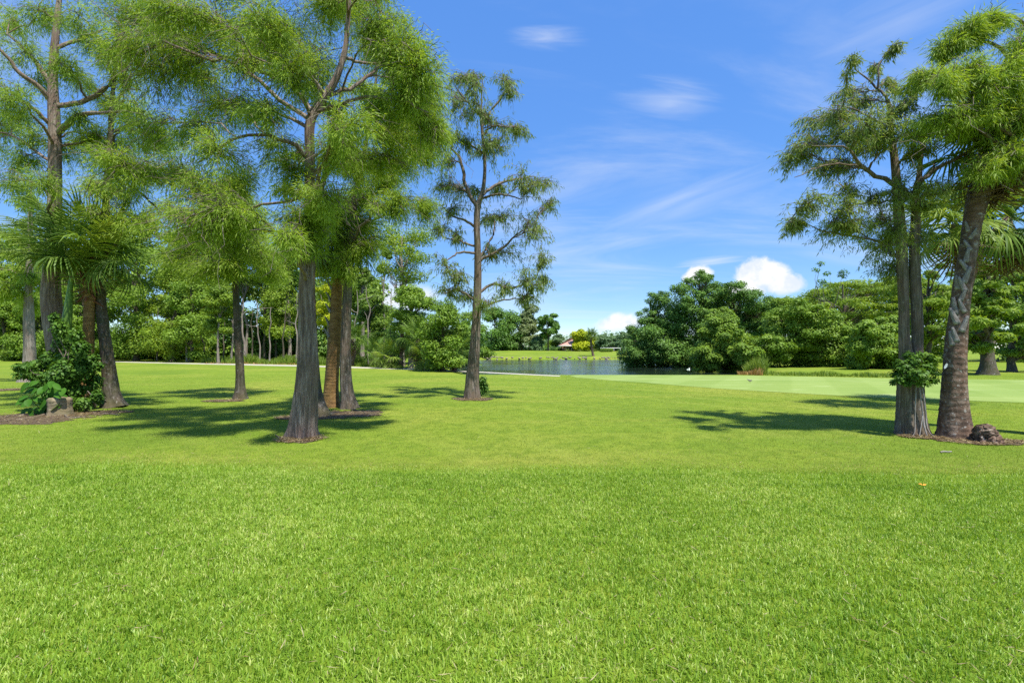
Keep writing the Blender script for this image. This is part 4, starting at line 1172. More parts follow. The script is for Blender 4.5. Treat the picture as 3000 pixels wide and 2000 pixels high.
# ochre palm of the pair behind the large cypress
b, D = base_of(972, 1192)
tp, tr_ = px_path([(970, 1194, 46), (970, 1150, 42), (974, 1080, 38), (980, 1000, 36), (984, 920, 33), (987, 840, 31), (990, 790, 30), (994, 740, 28), (998, 700, 20)], D)
root = thing('sabal_palm', 'palm with an ochre brown trunk standing close beside the grey cypress', 'palm tree', b, 'palms on the lawn')
palm_trunk(root, tp, tr_, rng, 'palm_orange', b)
tpts = resample(np.c_[tp, tr_], 160)
for i in range(16):
    put_boot(BOOT_RED, root, tpts, b, rng.uniform(3.3, 4.1), i * 2.4, rng.uniform(0.2, 0.3), 0.6, rng.normal(0, 0.3))
for i in range(5):
    put_boot(BOOT, root, tpts, b, 1.9 + 0.32 * i, math.radians(200 + 25 * (-1) ** i), 0.3, 0.3, 0.4 * (-1) ** i)
fan_crown(root, np.array(P(1002, 690, D)) - b, 24, 'palm', rng, 0.85, dead=4, lo=-50)

# ochre palm of the left group with a collar of rusty boots
b, D = base_of(252, 1194)
tp, tr_ = px_path([(252, 1196, 40), (254, 1120, 31), (258, 1020, 29), (261, 930, 28), (263, 880, 28), (266, 820, 32), (270, 770, 34), (274, 730, 22)], D)
root = thing('sabal_palm', 'palm with a banded ochre trunk and a collar of rusty leaf bases', 'palm tree', b, 'palms on the lawn')
palm_trunk(root, tp, tr_, rng, 'palm_orange', b)
tpts = resample(np.c_[tp, tr_], 160)
for i in range(34):
    put_boot(BOOT_RED, root, tpts, b, 2.9 + 0.034 * i, i * 2.39996, rng.uniform(0.22, 0.30), 0.75 if i > 10 else 2.2, rng.normal(0, 0.2))
fan_crown(root, np.array(P(274, 735, D)) - b, 19, 'palm', rng, 0.95, dead=2, lo=-35)

# young royal palm: ringed trunk, green shaft, feather fronds
b, D = base_of(160, 1200)
root = thing('royal_palm', 'young palm with a ringed tan trunk, smooth green shaft and feather fronds', 'palm tree', b)
tp, tr_ = px_path([(158, 1202, 30), (163, 1150, 26), (172, 1090, 24), (181, 1040, 23), (185, 1016, 22)], D)
palm_trunk(root, tp, tr_, rng, 'royal_bark', b, 0.1)
tp, tr_ = px_path([(185, 1018, 23), (190, 990, 27), (196, 940, 25), (201, 890, 19), (206, 840, 13), (212, 780, 9), (216, 740, 6)], D)
g = Geo()
g.add(*trunk_geo(tp, tr_, rng, 24, 40, 0, 0.2, 5, 0.01, 0))
link('crownshaft', g.mesh('crownshaft', M['shaft'], b, True), root)
hd = np.array(P(208, 830, D)) - b
for az, el, me, sc in ((178, 62, 1, 1.25), (200, 52, 1, 1.15), (160, 70, 0, 1.25), (15, 66, 1, 1.3), (-18, 58, 1, 1.25), (50, 76, 0, 1.1), (235, 64, 2, 1.0), (310, 70, 0, 1.1), (100, 66, 2, 1.1), (215, 74, 0, 1.3), (182, 40, 1, 1.1), (340, 50, 1, 1.1)):
    put_frond(FEA[me], root, hd, math.radians(az), math.radians(el), sc, 0, 'feather_frond')


# ------------------------------------------------------------------ shrubs and ground plants near the trees
def leaf_cloud(rng, blobs, n, L, W, up=0.5, shell=0.5, tint_mu=0.5, tint_sd=0.16, facing=0.7, tri=False):
    """leaves spread through ellipsoid clumps, more of them near the outside, facing out and up"""
    vols = np.array([w * (r[0] * r[1] * r[2]) ** 0.67 for c, r, w in blobs])
    cnt = np.maximum((n * vols / vols.sum()).astype(int), 6)
    P_, D_, N_, T_ = [], [], [], []
    for (c, r, w), m in zip(blobs, cnt):
        o = randdir(rng, m)
        s = shell + (1 - shell) * rng.uniform(0, 1, (m, 1)) ** 0.5
        s = s * rng.uniform(0.85, 1.12, (m, 1))
        P_.append(np.asarray(c) + o * s * np.asarray(r))
        nn = nrm(o * facing + randdir(rng, m) * 0.55 + np.array([0, 0, up]))
        N_.append(nn)
        D_.append(np.cross(nn, randdir(rng, m)) + np.array([0, 0, -0.25]))
        T_.append(np.full(m, tint_mu + rng.normal(0, tint_sd * 0.7)) + rng.normal(0, tint_sd, m))
    pos, d, nn, t = (np.concatenate(q) for q in (P_, D_, N_, T_))
    k = len(pos)
    v, f = (leaf_tris if tri else leaves)(pos, d, nn, rng.uniform(*L, k), rng.uniform(*W, k) * (1.15 if tri else 1.0))
    return v, f, np.repeat(np.clip(t, 0, 1), 3 if tri else 4)


def stems_to(root, base, blobs, rng, mat, r0=0.02, r1=0.006, name='stem', lift=0.1):
    for c, r, w in blobs:
        p = arc(np.asarray(base, float), np.asarray(c, float), rng, 7, lift, 0.05)
        g = Geo()
        g.add(*tubes(p[None], np.linspace(r0, r1, 7)[None], 6))
        link(name, g.mesh(name, mat, base, True), root)


def shrub(name, label, cat, base, blobs, n, L, W, leaf, rng, stem='twig', group=None, r0=0.02, **kw):
    root = thing(name, label, cat, base, group)
    stems_to(root, base, blobs, rng, M[stem], r0)
    g = Geo()
    g.add(*leaf_cloud(rng, blobs, n, L, W, **kw))
    link('foliage', g.mesh('foliage', M[leaf], base), root, kind='stuff')
    return root


rng = np.random.default_rng(66)
b, D = base_of(195, 1204)
blobs = px_blobs([(110, 1070, 40, 18), (150, 1050, 30, 22), (70, 1075, 30, 14), (100, 1100, 32, 14), (60, 1095, 22, 10), (185, 1010, 22, 35), (175, 960, 16, 30), (235, 1080, 30, 34), (215, 1140, 34, 30), (275, 1120, 18, 34), (280, 1070, 20, 16), (150, 1110, 36, 26), (240, 1020, 22, 24), (262, 1050, 22, 20), (190, 1090, 44, 40), (140, 1160, 30, 26), (238, 1180, 30, 18), (285, 1160, 14, 22), (205, 1180, 30, 20), (160, 930, 10, 20), (225, 980, 14, 24), (110, 1135, 26, 16), (195, 1050, 30, 26)], D, rng, 0.4)
shrub('ivy_clump', 'dark glossy ivy thicket wrapped round the feet of the left group', 'shrub', b, blobs, 10000, (0.06, 0.13), (0.04, 0.075), 'ivy', rng, shell=0.2)
b, D = base_of(140, 1212)
root = thing('broad_leaf_plant', 'low plant with large oval bright green leaves before the ivy', 'plant', b)
for i in range(44):
    px, py = rng.uniform(80, 195), rng.uniform(1110, 1200)
    t = P(px, py, D - rng.uniform(0.0, 0.4))
    p = arc(b + rng.normal(0, 0.05, 3) * [1, 1, 0], t, rng, 6, 0.15, 0.03)
    g = Geo()
    g.add(*tubes(p[None], np.linspace(0.008, 0.004, 6)[None], 4))
    st = link('stalk', g.mesh('stalk', M['big'], b, True), root)
    d = nrm(np.array([rng.normal(0, .7), -rng.uniform(0.1, 0.7), -rng.uniform(0.3, 1.0)]))
    n_ = nrm(np.array([rng.normal(0, .3), -0.8, 0.7]))
    s_ = nrm(np.cross(d, n_))
    n_ = np.cross(s_, d)
    Lf, Wf = rng.uniform(0.20, 0.32), rng.uniform(0.11, 0.17)
    u = np.array([0, 0.2, 0.45, 0.7, 0.9, 1.0])
    w = np.array([0.05, 0.75, 1.0, 0.85, 0.45, 0.02]) * Wf / 2
    mid = t + d * (Lf * u)[:, None] - n_ * (Lf * 0.12 * u**2)[:, None]
    lf, rt = mid + s_ * w[:, None] + n_ * (w * 0.3)[:, None], mid - s_ * w[:, None] + n_ * (w * 0.3)[:, None]
    V_ = np.concatenate([lf, mid, rt])
    f = [[k, k + 1, 6 + k + 1, 6 + k] for k in range(5)] + [[6 + k, 6 + k + 1, 12 + k + 1, 12 + k] for k in range(5)]
    g = Geo()
    g.add(V_, f, np.full(18, np.clip(rng.normal(0.5, 0.2), 0, 1)))
    link('leaf', g.mesh('leaf', M['big'], b, True), root)
# low cut stump among the leaves
b, D = base_of(176, 1215)
tp, tr_ = px_path([(176, 1217, 60), (176, 1205, 57), (175, 1190, 55), (175, 1178, 57), (175, 1168, 55), (175, 1164, 44), (175, 1162, 8)], D)
g = Geo()
g.add(*trunk_geo(tp, tr_, rng, 40, 24, 0.05, 0.1, 5, 0.02, 0.08))
st = link('tree_stump', g.mesh('tree_stump', M['stump'], b, True), loc=b)
tagged(st, 'low tan stump at the front foot of the ivy clump', 'stump')
# surface roots over the bare soil
for i, pts in enumerate(([(215, 1200, 9), (260, 1206, 7), (310, 1213, 6), (352, 1216, 3)], [(150, 1210, 8), (100, 1222, 7), (40, 1230, 5), (-20, 1240, 3)], [(185, 1216, 7), (230, 1224, 6), (270, 1222, 3)], [(120, 1214, 7), (60, 1216, 6), (10, 1224, 4)], [(990, 1208, 7), (965, 1214, 6), (940, 1224, 4)], [(1030, 1200, 7), (1055, 1206, 5), (1075, 1212, 3)], [(850, 1276, 8), (825, 1282, 6), (806, 1276, 3)])):
    out = []
    for q in pts:
        D = gdist(q[1])
        out.append(np.r_[(q[0] - CX) / F * D, D, 0.004, q[2] / 2 / F * D])
    q = resample(np.array(out), 14)
    q[:, 2] += 0.012 * np.sin(np.linspace(0, 9, 14))
    g = Geo()
    g.add(*tubes(q[None, :, :3], q[None, :, 3], 6))
    o = link('surface_root', g.mesh('surface_root', M['bark'], smooth=True))
    tagged(o, ('gnarled root lying on the bare soil beside the ivy clump' if i < 4 else 'thin root spreading over bare soil at a cypress foot'), 'root', 'roots by the ivy' if i < 4 else 'roots by the cypresses')

# shrub on the twin cypress, small bush at the sparse cypress
b, D = base_of(2675, 1272)
c0 = P(2672, 1110, D - 0.18)
root = thing('epiphyte_shrub', 'bushy dark green shrub sprouting from the twin stemmed cypress trunk', 'shrub', c0)
blobs = px_blobs([(2650, 1075, 22, 20, 1, -.3), (2680, 1055, 20, 18, 1, -.35), (2715, 1075, 22, 18, 1, -.25), (2690, 1095, 30, 20, 1, -.45), (2640, 1108, 20, 14, 1, -.3), (2733, 1112, 16, 9, 1, -.2), (2660, 1040, 14, 12, 1, -.2), (2624, 1092, 12, 10, 1, -.15), (2704, 1122, 22, 8, 1, -.35), (2722, 1050, 14, 12, 1, -.2), (2740, 1090, 12, 9, 1, -.2), (2632, 1060, 12, 9, 1, -.2), (2618, 1118, 10, 6, 1, -.15), (2695, 1036, 9, 9, 1, -.2), (2660, 1120, 18, 9, 1, -.35)], D, rng, 0)
stems_to(root, c0, blobs, rng, M['twig'], 0.014)
g = Geo()
g.add(*leaf_cloud(rng, blobs, 3200, (0.045, 0.085), (0.022, 0.042), shell=0.0))
link('foliage', g.mesh('foliage', M['ivy'], c0), root, kind='stuff')
b, D = base_of(1408, 1160)
blobs = px_blobs([(1412, 1122, 14, 14), (1420, 1135, 12, 14), (1408, 1145, 12, 12), (1415, 1110, 10, 10)], D, rng, 0.1)
shrub('low_bush', 'small round bush at the foot of the sparse cypress', 'shrub', b, blobs, 900, (0.06, 0.12), (0.03, 0.06), 'ivy', rng, shell=0.2)

# root ball beside the big palm
b, D = base_of(2880, 1294)
g = Geo()
tp, tr_ = px_path([(2890, 1297, 74), (2889, 1285, 64), (2884, 1265, 52), (2880, 1252, 42), (2878, 1246, 26), (2878, 1244, 4)], D)
v, f = trunk_geo(tp, tr_, rng, 44, 30, 0.15, 0.08, 6, 0.09, 0.22)
v = v + rng.normal(0, 0.010, v.shape)
g.add(v, f)
o = link('root_stump', g.mesh('root_stump', M['palm_bark'], b), loc=b)
tagged(o, 'crumbling brown root mass at the right foot of the big palm', 'stump')

# ------------------------------------------------------------------ wood beyond the fairway and across the pond
def auto_blobs(rng, base, h, w, n, lo=0.25, prof='round', cr=0.2):
    out = []
    n, cr = int(n * 1.9), cr * 0.78
    for i in range(n):
        u = rng.uniform(0, 1)
        z = lo + (1 - lo) * u
        if prof == 'cone':
            rad = (1 - u) ** 0.75 * 0.9 + 0.10
        elif prof == 'round':
            rad = math.sqrt(max(0.05, 1 - (2 * u - 0.9) ** 2 * 0.95))
        else:
            rad = 0.75 + 0.25 * math.sin(u * 3)
        a = rng.uniform(0, 6.28)
        q = rad * math.sqrt(rng.uniform(0.15, 1)) * (1 - cr)
        c = np.asarray(base) + np.array([math.cos(a) * q * w / 2, math.sin(a) * q * w / 2, z * h - cr * w * 0.25])
        r = cr * w * rng.uniform(0.5, 1.3)
        out.append((c, (r * rng.uniform(0.8, 1.4), r, r * rng.uniform(0.45, 0.8)), 1.0))
    return out


def wood_tree(name, label, cat, base, h, w, rng, leaf, bark, n=14, leaves_n=6000, L=(0.2, 0.4), W=(0.10, 0.2), lo=0.3, prof='round', tw=0.3, group=None, blobs=None, lean=0.0, cr=0.22, up=0.5, **kw):
    base = np.asarray(base, float)
    root = thing(name, label, cat, base, group)
    top = base + np.array([lean * h, 0, h * 0.88])
    p = arc(base, top, rng, 8, 0.0, 0.012)
    g = Geo()
    g.add(*trunk_geo(p, np.linspace(tw / 2, tw * 0.12, 8), rng, 12, 26, 0.5, 0.5))
    link('trunk', g.mesh('trunk', M[bark], base, True), root)
    bl = blobs or auto_blobs(rng, base + np.array([lean * h, 0, 0]), h, w, n, lo, prof, cr)
    for c, r, ww in bl:
        zz_ = np.clip((c[2] - base[2]) * 0.75 - 0.2 * np.hypot(*(c[:2] - base[:2])), 0.1 * h, h * 0.85)
        k = zz_ / (h * 0.88) * 7
        k0 = min(int(k), 6)
        a = p[k0] + (p[k0 + 1] - p[k0]) * (k - k0)
        q = arc(a, np.asarray(c), rng, 6, 0.06, 0.05)
        g = Geo()
        g.add(*tubes(q[None], np.linspace(tw * 0.16, 0.012, 6)[None], 4))
        link('limb', g.mesh('limb', M[bark], base, True), root)
    g = Geo()
    g.add(*leaf_cloud(rng, bl, leaves_n, L, W, up=up, tri=True, **kw))
    link('crown', g.mesh('crown', M[leaf], base), root, kind='stuff')
    return root


def at_px(px, py, z=None):
    """ground point seen at a pixel; far ground rises, so step along the ray"""
    lo, hi = 3.0, 400.0
    Ds = np.linspace(lo, hi, 8000)
    zr = EYE - (py - HY) / F * Ds
    zg = gz((px - CX) / F * Ds, Ds)
    k = np.argmax(zr <= zg)
    D = Ds[k]
    return np.array([(px - CX) / F * D, D, float(zg[k])]), D


rng = np.random.default_rng(77)
# left wood: front rank of trees that can be told apart: (base px, base py, top py, width px, leaf, bark, profile, lo, clumps, trunk px, label)
FRONT = [(400, 1057, 690, 210, 'mid', 'bark_dark', 'round', .10, 20, 14, 'dark leafy tree at the wood edge behind the leaning cypress'),
         (505, 1058, 760, 190, 'cyp_far', 'bark_dark', 'cone', .12, 20, 14, 'yellow green feathery tree at the wood edge'),
         (560, 1061, 800, 150, 'mid', 'bark_dark', 'round', .08, 14, 10, 'low spreading leafy tree at the wood edge over the cart path'),
         (640, 1064, 820, 110, 'cyp_far', 'bark_pale', 'round', .40, 10, 7, 'small yellow green tree with a thin stem at the wood edge'),
         (720, 1054, 640, 170, 'wood', 'bark_pale', 'open', .60, 12, 8, 'tall tree with a pale bare stem behind the slim cypress'),
         (776, 1056, 660, 120, 'wood', 'bark_dark', 'open', .60, 10, 7, 'thin tall tree with a brownish stem right of the slim cypress'),
         (848, 1056, 730, 170, 'cyp_far', 'bark_pale', 'cone', .28, 20, 10, 'bright feathery cypress left of the large trunk in the wood edge'),
         (810, 1054, 740, 110, 'cyp_far', 'bark_dark', 'cone', .35, 12, 7, 'narrow feathery tree beside the bright feathery cypress'),
         (962, 1062, 740, 130, 'yellow', 'bark_pale', 'round', .35, 14, 9, 'bright yellow green tree seen behind the ochre palm'),
         (1062, 1060, 760, 60, 'wood', 'bark_pale', 'open', .72, 6, 14, 'tall bare pale trunk rising right of the cypress and palm pair'),
         (1125, 1064, 720, 40, 'wood', 'bark_pale', 'open', .80, 4, 7, 'very thin pole like trunk with hardly any leaves'),
         (1178, 1072, 640, 190, 'cyp_far', 'bark_pale', 'open', .62, 12, 15, 'tall forked bare tree with a high yellow green top'),
         (1178 + 26, 1078, 830, 150, 'mid', 'bark_pale', 'round', .50, 12, 14, 'broken topped pale trunk with large leaves over the scrub palms'),
         (250, 1056, 720, 180, 'mid', 'bark_dark', 'round', .10, 16, 12, 'round leafy tree in the wood behind the rusty collared palm'),
         (120, 1056, 860, 180, 'mid', 'bark_dark', 'round', .10, 16, 12, 'low leafy tree behind the pale slender cypress'),
         (10, 1056, 880, 160, 'mid', 'bark_dark', 'round', .05, 14, 12, 'low leafy tree at the far left end of the wood'),
         (1300, 1088, 880, 160, 'mid', 'bark_dark', 'round', .10, 18, 10, 'leafy green tree at the pond bank left of the sparse cypress'),
         (1376, 1091, 920, 120, 'mid', 'bark_dark', 'round', .05, 14, 8, 'rounded bank shrub tree right behind the sparse cypress trunk'),
         (1085, 1066, 850, 120, 'wood', 'bark_dark', 'round', .3, 12, 8, 'dark mid height tree behind the bare pale trunk')]
for px, py, top, wpx, leaf, bark, prof, lo, n, tw, lab in FRONT:
    bb, D = at_px(px, py)
    h = (py - top) / F * D
    w = wpx / F * D
    sc = D / 60
    n_l = int(14000 * (0.5 + wpx / 300) * (1.0 if prof != 'open' else 0.55))
    wood_tree('woodland_tree', lab, 'tree', bb, h, w, rng, leaf, bark, n, n_l, (0.14 * sc + .03, 0.30 * sc + .03), (0.08 * sc + .02, 0.16 * sc + .02), lo, prof, tw / F * D, 'trees at the wood edge', shell=0.15, cr=0.24 if prof != 'open' else 0.28)

# slim bare stems standing in the shade of the wood
for i, (px, py, top, tw, mt) in enumerate([(548, 1060, 880, 5, 'bark_pale'), (678, 1063, 850, 6, 'bark_pale'), (655, 1061, 900, 5, 'bark_dark'), (738, 1063, 900, 5, 'bark_dark'), (760, 1064, 880, 5, 'bark_pale'), (600, 1061, 880, 5, 'bark_dark'), (868, 1066, 860, 6, 'bark_pale'), (1040, 1070, 850, 6, 'bark_pale'), (460, 1059, 900, 5, 'bark_dark'), (790, 1064, 900, 5, 'bark_pale'), (830, 1065, 890, 6, 'bark_dark'), (718, 1063, 870, 9, 'bark_pale'), (1080, 1072, 840, 5, 'bark_pale'), (1150, 1077, 850, 5, 'bark_pale')]):
    bb, D = at_px(px, py)
    h = (py - top) / F * D
    root = thing('bare_stem', ('pale slim bare stem standing in the shade at the wood edge' if mt == 'bark_pale' else 'dark slim bare stem standing in the shade at the wood edge'), 'tree', bb, 'slim stems in the wood')
    p = arc(bb, bb + np.array([rng.normal(0, 0.03) * h, 0, h]), rng, 8, 0, 0.015)
    g = Geo()
    g.add(*trunk_geo(p, np.linspace(tw / 2 / F * D, 0.03, 8), rng, 8, 20, 0.4, 0.3))
    link('trunk', g.mesh('trunk', M[mt], bb, True), root)
    for k in range(3):
        a = p[4 + k]
        q = arc(a, a + np.array([rng.normal(0, .8), rng.normal(0, .5), rng.uniform(0.3, 0.9)]), rng, 5, 0.05, 0.05)
        g = Geo()
        g.add(*tubes(q[None], np.linspace(0.03, 0.01, 5)[None], 4))
        link('branch', g.mesh('branch', M[mt], bb, True), root)

# the mass of the wood behind the front rank
bl = []
for i in range(560):
    px = rng.uniform(-600, 1150)
    D = rng.uniform(66, 84)
    topy = (690 if px < 760 else 790) + 40 * math.sin(px * 0.011) + 35 * math.sin(px * 0.027 + 1) + (70 if px > 1000 else 0)
    py = rng.uniform(topy, 1050)
    r = rng.uniform(1.2, 2.4)
    bl.append((P(px, py, D), (r, r, r * 0.75), 1.0))
g = Geo()
g.add(*leaf_cloud(rng, bl, 120000, (0.4, 0.8), (0.24, 0.46), shell=0.3, tint_sd=0.2, tri=True))
tagged(link('woodland', g.mesh('woodland', M['wood']), kind='stuff'), 'dense wood closing the far side of the fairway', 'wood')
bl = []
for i in range(210):
    px = rng.uniform(-300, 1390)
    D = (66 if px < 1000 else 66 - (px - 1000) * 0.07) + rng.uniform(0, 5)
    r = rng.uniform(0.7, 1.5)
    bl.append((P(px, 0, D) * [1, 1, 0] + np.array([0, 0, r * 0.8 + rng.uniform(0, 1.9)]), (r * 1.3, r, r), 1.0))
g = Geo()
g.add(*leaf_cloud(rng, bl, 60000, (0.25, 0.5), (0.14, 0.28), shell=0.3, tint_mu=0.35, tri=True))
tagged(link('undergrowth', g.mesh('undergrowth', M['dark']), kind='stuff'), 'dark undergrowth filling the foot of the wood', 'undergrowth')

# tall grass along the wood edge
def tall_grass(name, lab, pts, n, h, mat, rng, kindw=0.03):
    px = rng.uniform(pts[0], pts[1], n)
    py = np.interp(px, pts[2], pts[3]) + rng.uniform(-4, 1.5, n)
    D = gdist(py)
    x = (px - CX) / F * D
    g = Geo()
    hh = h * rng.uniform(0.5, 1.1, n) * (0.75 + 0.35 * np.sin(px * 0.05) * np.sin(px * 0.013 + 1))
    g.add(*blades(x, D, np.zeros(n) - 0.02, hh, np.full(n, kindw), rng.uniform(0.05, 0.6, n), rng.uniform(0, 6.28, n), np.clip(rng.normal(.45, .22, n), 0, 1)))
    return tagged(link(name, g.mesh(name, mat), kind='stuff'), lab, 'grass')


tall_grass('tall_grass', 'tall rough green grass along the foot of the wood', (590, 1130, [590, 700, 900, 1130], [1062, 1063, 1066, 1072]), 9000, 1.05, M['reed'], rng, 0.045)
tall_grass('rough_grass', 'sunlit rough grass on the bank below the bare trunks', (930, 1180, [930, 1050, 1180], [1067, 1071, 1080]), 5000, 0.45, M['reed'], rng, 0.035)
tall_grass('dry_grass', 'rusty dry grass tufts in front of the tall grass', (600, 880, [600, 880], [1064, 1068]), 700, 0.25, M['rust'], rng, 0.05)

# rusty dead bough high in the wood edge
bb = P(607, 905, 61.0)
blo = [(P(607, 897, 61.0), (0.42, 0.35, 0.55), 1.0), (P(600, 885, 61.0), (0.2, 0.2, 0.3), 0.6)]
shrub('dead_bough', 'rust red dead bough caught high in the wood edge', 'branch', bb, blo, 420, (0.2, 0.35), (0.10, 0.18), 'orange', rng)

# scrub palms under the bare trunks
for i, (px, py, ch, sc, n, dead, lab) in enumerate([(1030, 1072, 2.6, 1.15, 16, 6, 'scrub palm with a shaggy brown skirt under the tall bare trunk'), (1100, 1074, 1.2, 1.0, 14, 2, 'low scrub palm behind the thin pole like trunk'), (1140, 1078, 1.0, 1.1, 16, 1, 'low spreading scrub palm left of the broken topped trunk'),
                                                  (1222, 1082, 2.4, 1.15, 18, 6, 'shaggy scrub palm behind the broken topped trunk'), (1255, 1083, 0.9, 1.2, 18, 2, 'lowest silvery scrub palm right of the broken topped trunk'), (1290, 1086, 2.2, 1.1, 18, 5, 'scrub palm with hanging dead fronds at the pond bank'),
                                                  (1175, 1078, 2.9, 1.1, 16, 3, 'taller scrub palm between the forked tree and the bank'), (1330, 1088, 1.5, 1.0, 14, 2, 'small scrub palm among the bank trees')]):
    bb, D = at_px(px, py)
    root = thing('scrub_palm', lab, 'palm tree', bb, 'scrub palms below the wood')
    g = Geo()
    p = arc(bb, bb + np.array([rng.normal(0, .1), 0, ch]), rng, 8, 0, 0.02)
    g.add(*trunk_geo(p, np.linspace(0.17, 0.14, 8), rng, 12, 20, 0.1))
    link('trunk', g.mesh('trunk', M['palm_bark'], bb, True), root)
    fan_crown(root, np.array([p[-1][0] - bb[0], 0, ch]), n, 'palm_pale' if i in (2, 4) else 'palm', rng, sc, dead=dead, lo=-40)

# ---- trees across the pond on the right
rng = np.random.default_rng(88)
RIGHT = [
    ((1905, 1070), 'dark', 58, [(1850, 1030, 45, 40), (1870, 980, 40, 40), (1905, 930, 45, 40), (1930, 880, 35, 30), (1960, 960, 60, 60), (1890, 1040, 60, 35), (1950, 1040, 60, 40), (1840, 1060, 35, 25), (1985, 900, 45, 50), (1920, 1000, 60, 50), (1870, 1068, 40, 18), (1920, 1072, 45, 18), (1975, 1076, 50, 18)], 'dark glossy tree leaning low over the far water, lowest of its row'),
    ((2050, 1082), 'dark', 57, [(2050, 835, 45, 35), (2010, 870, 45, 40), (2080, 870, 50, 40), (2030, 930, 70, 55), (2100, 930, 60, 50), (1980, 960, 55, 55), (2060, 1000, 80, 55), (2010, 1040, 70, 40), (1960, 1020, 50, 45), (2060, 812, 28, 20), (2030, 1074, 60, 20)], 'dark tall domed tree across the pond, highest of its row'),
    ((2165, 1085), 'dark', 56, [(2150, 850, 45, 32), (2110, 870, 45, 40), (2200, 880, 50, 40), (2160, 920, 80, 50), (2230, 930, 45, 45), (2120, 980, 60, 50), (2200, 980, 70, 50), (2250, 900, 30, 30), (2160, 1040, 90, 40)], 'dark round headed tree beside the highest domed tree across the pond'),
    ((2120, 1090), 'mid', 45, [(2100, 960, 50, 40), (2140, 1000, 60, 50), (2080, 1040, 55, 40), (2150, 1060, 60, 30), (2060, 1068, 40, 20), (2110, 930, 40, 30), (2190, 1040, 50, 40)], 'mid green bush hanging over the water below the domed trees'),
    ((2330, 1092), 'mid', 44, [(2330, 910, 60, 35), (2280, 940, 60, 40), (2390, 930, 60, 40), (2440, 960, 60, 40), (2340, 980, 90, 50), (2270, 1010, 70, 50), (2420, 1020, 80, 50), (2330, 1050, 90, 35), (2490, 1010, 50, 45), (2240, 1050, 50, 35), (2470, 1060, 60, 30), (2290, 895, 40, 25)], 'broad light green bush mass behind the putting green'),
    ((2560, 1094), 'mid', 40, [(2540, 980, 50, 40), (2590, 1000, 45, 45), (2560, 1050, 60, 35), (2620, 1040, 45, 45), (2510, 1060, 40, 25), (2660, 1050, 40, 40), (2600, 960, 40, 35), (2700, 1060, 50, 35), (2560, 1080, 50, 20), (2620, 1082, 50, 20), (2520, 1010, 45, 40)], 'shady bush behind the putting green left of the twin stemmed cypress'),
]
for (px, py), leaf, D, bls, lab in RIGHT:
    bb = np.array([(px - CX) / F * (D + 1.6), D + 1.6, float(gz((px - CX) / F * (D + 1.6), D + 1.6))])
    bb[2] = max(bb[2], -0.7)
    h = max(P(0, q[1] - q[3], D)[2] for q in bls) - bb[2]
    bl = px_blobs([(q[0], q[1], q[2], q[3]) for q in bls], D, rng, 2.2)
    # break each clump into smaller ones so that lit heads and dark gaps alternate
    bl2 = []
    for c, r, w in bl:
        bl2.append((np.asarray(c), tuple(np.asarray(r) * 0.88), 0.7))
        for k in range(13):
            o = nrm(randdir(rng, 1)[0] + np.array([0.1, -0.35, 0.2]))
            bl2.append((np.asarray(c) + o * np.asarray(r) * rng.uniform(0.7, 1.0), tuple(np.asarray(r) * rng.uniform(0.18, 0.42) * np.array([1.15, 1.1, 0.8])), 1.0))
    wood_tree('pond_tree', lab, 'tree', bb, h, 8, rng, leaf, 'bark_dark', leaves_n=46000, L=(0.13, 0.28), W=(0.08, 0.16), tw=0.4, group='trees across the pond', blobs=bl2, shell=0.25, up=0.75, facing=0.9)
CYP = [((2470, 1090), 52, [(2400, 870, 60, 30), (2470, 845, 60, 28), (2540, 850, 60, 30), (2600, 870, 60, 35), (2440, 910, 60, 35), (2520, 900, 70, 40), (2590, 930, 60, 40), (2650, 900, 50, 45), (2360, 900, 40, 30), (2480, 960, 60, 40), (2620, 830, 50, 30)], 'broad yellow green feathery tree behind the light bush mass'),
       ((2720, 1088), 46, [(2680, 830, 50, 40), (2740, 850, 50, 40), (2720, 900, 60, 40), (2760, 940, 50, 40), (2690, 960, 50, 40), (2740, 1000, 50, 40), (2760, 790, 40, 35)], 'feathery tree seen between the twin stemmed cypress and the big palm'),
       ((2895, 1098), 31.0, [(2880, 860, 50, 40), (2930, 890, 50, 40), (2870, 930, 45, 40), (2920, 960, 50, 40), (2880, 1000, 40, 35), (2960, 850, 50, 40), (2850, 980, 30, 40), (2900, 800, 50, 40)], 'feathery cypress with a wide buttressed foot beyond the putting green'),
       ((2965, 1092), 35, [(2960, 960, 50, 40), (3000, 900, 60, 50), (2980, 1010, 45, 35), (3040, 980, 60, 50), (2950, 820, 50, 40), (3020, 830, 60, 50), (3060, 1030, 50, 40)], 'dark green tree right of the buttressed cypress')]
for (px, py), D, bls, lab in CYP:
    bb = np.array([(px - CX) / F * D, D, float(gz((px - CX) / F * D, D))])
    h = max(P(0, q[1] - q[3], D)[2] for q in bls) - bb[2]
    bl = px_blobs(bls, D, rng, 1.8)
    bl2 = []
    for c, r, w in bl:
        for k in range(6):
            o = randdir(rng, 1)[0]
            bl2.append((np.asarray(c) + o * np.asarray(r) * 0.75, tuple(np.asarray(r) * rng.uniform(0.3, 0.55) * np.array([1.2, 1.2, 0.6])), 1.0))
    wood_tree('feathery_tree', lab, 'tree', bb, h, 8, rng, 'mid' if 'dark green' in lab else 'cyp_far', 'bark_dark', leaves_n=16000, L=(0.16, 0.34), W=(0.07, 0.14), tw=0.75 if 'buttressed foot' in lab else 0.45, group='feathery trees beyond the green', blobs=bl2, shell=0.25, up=0.5)
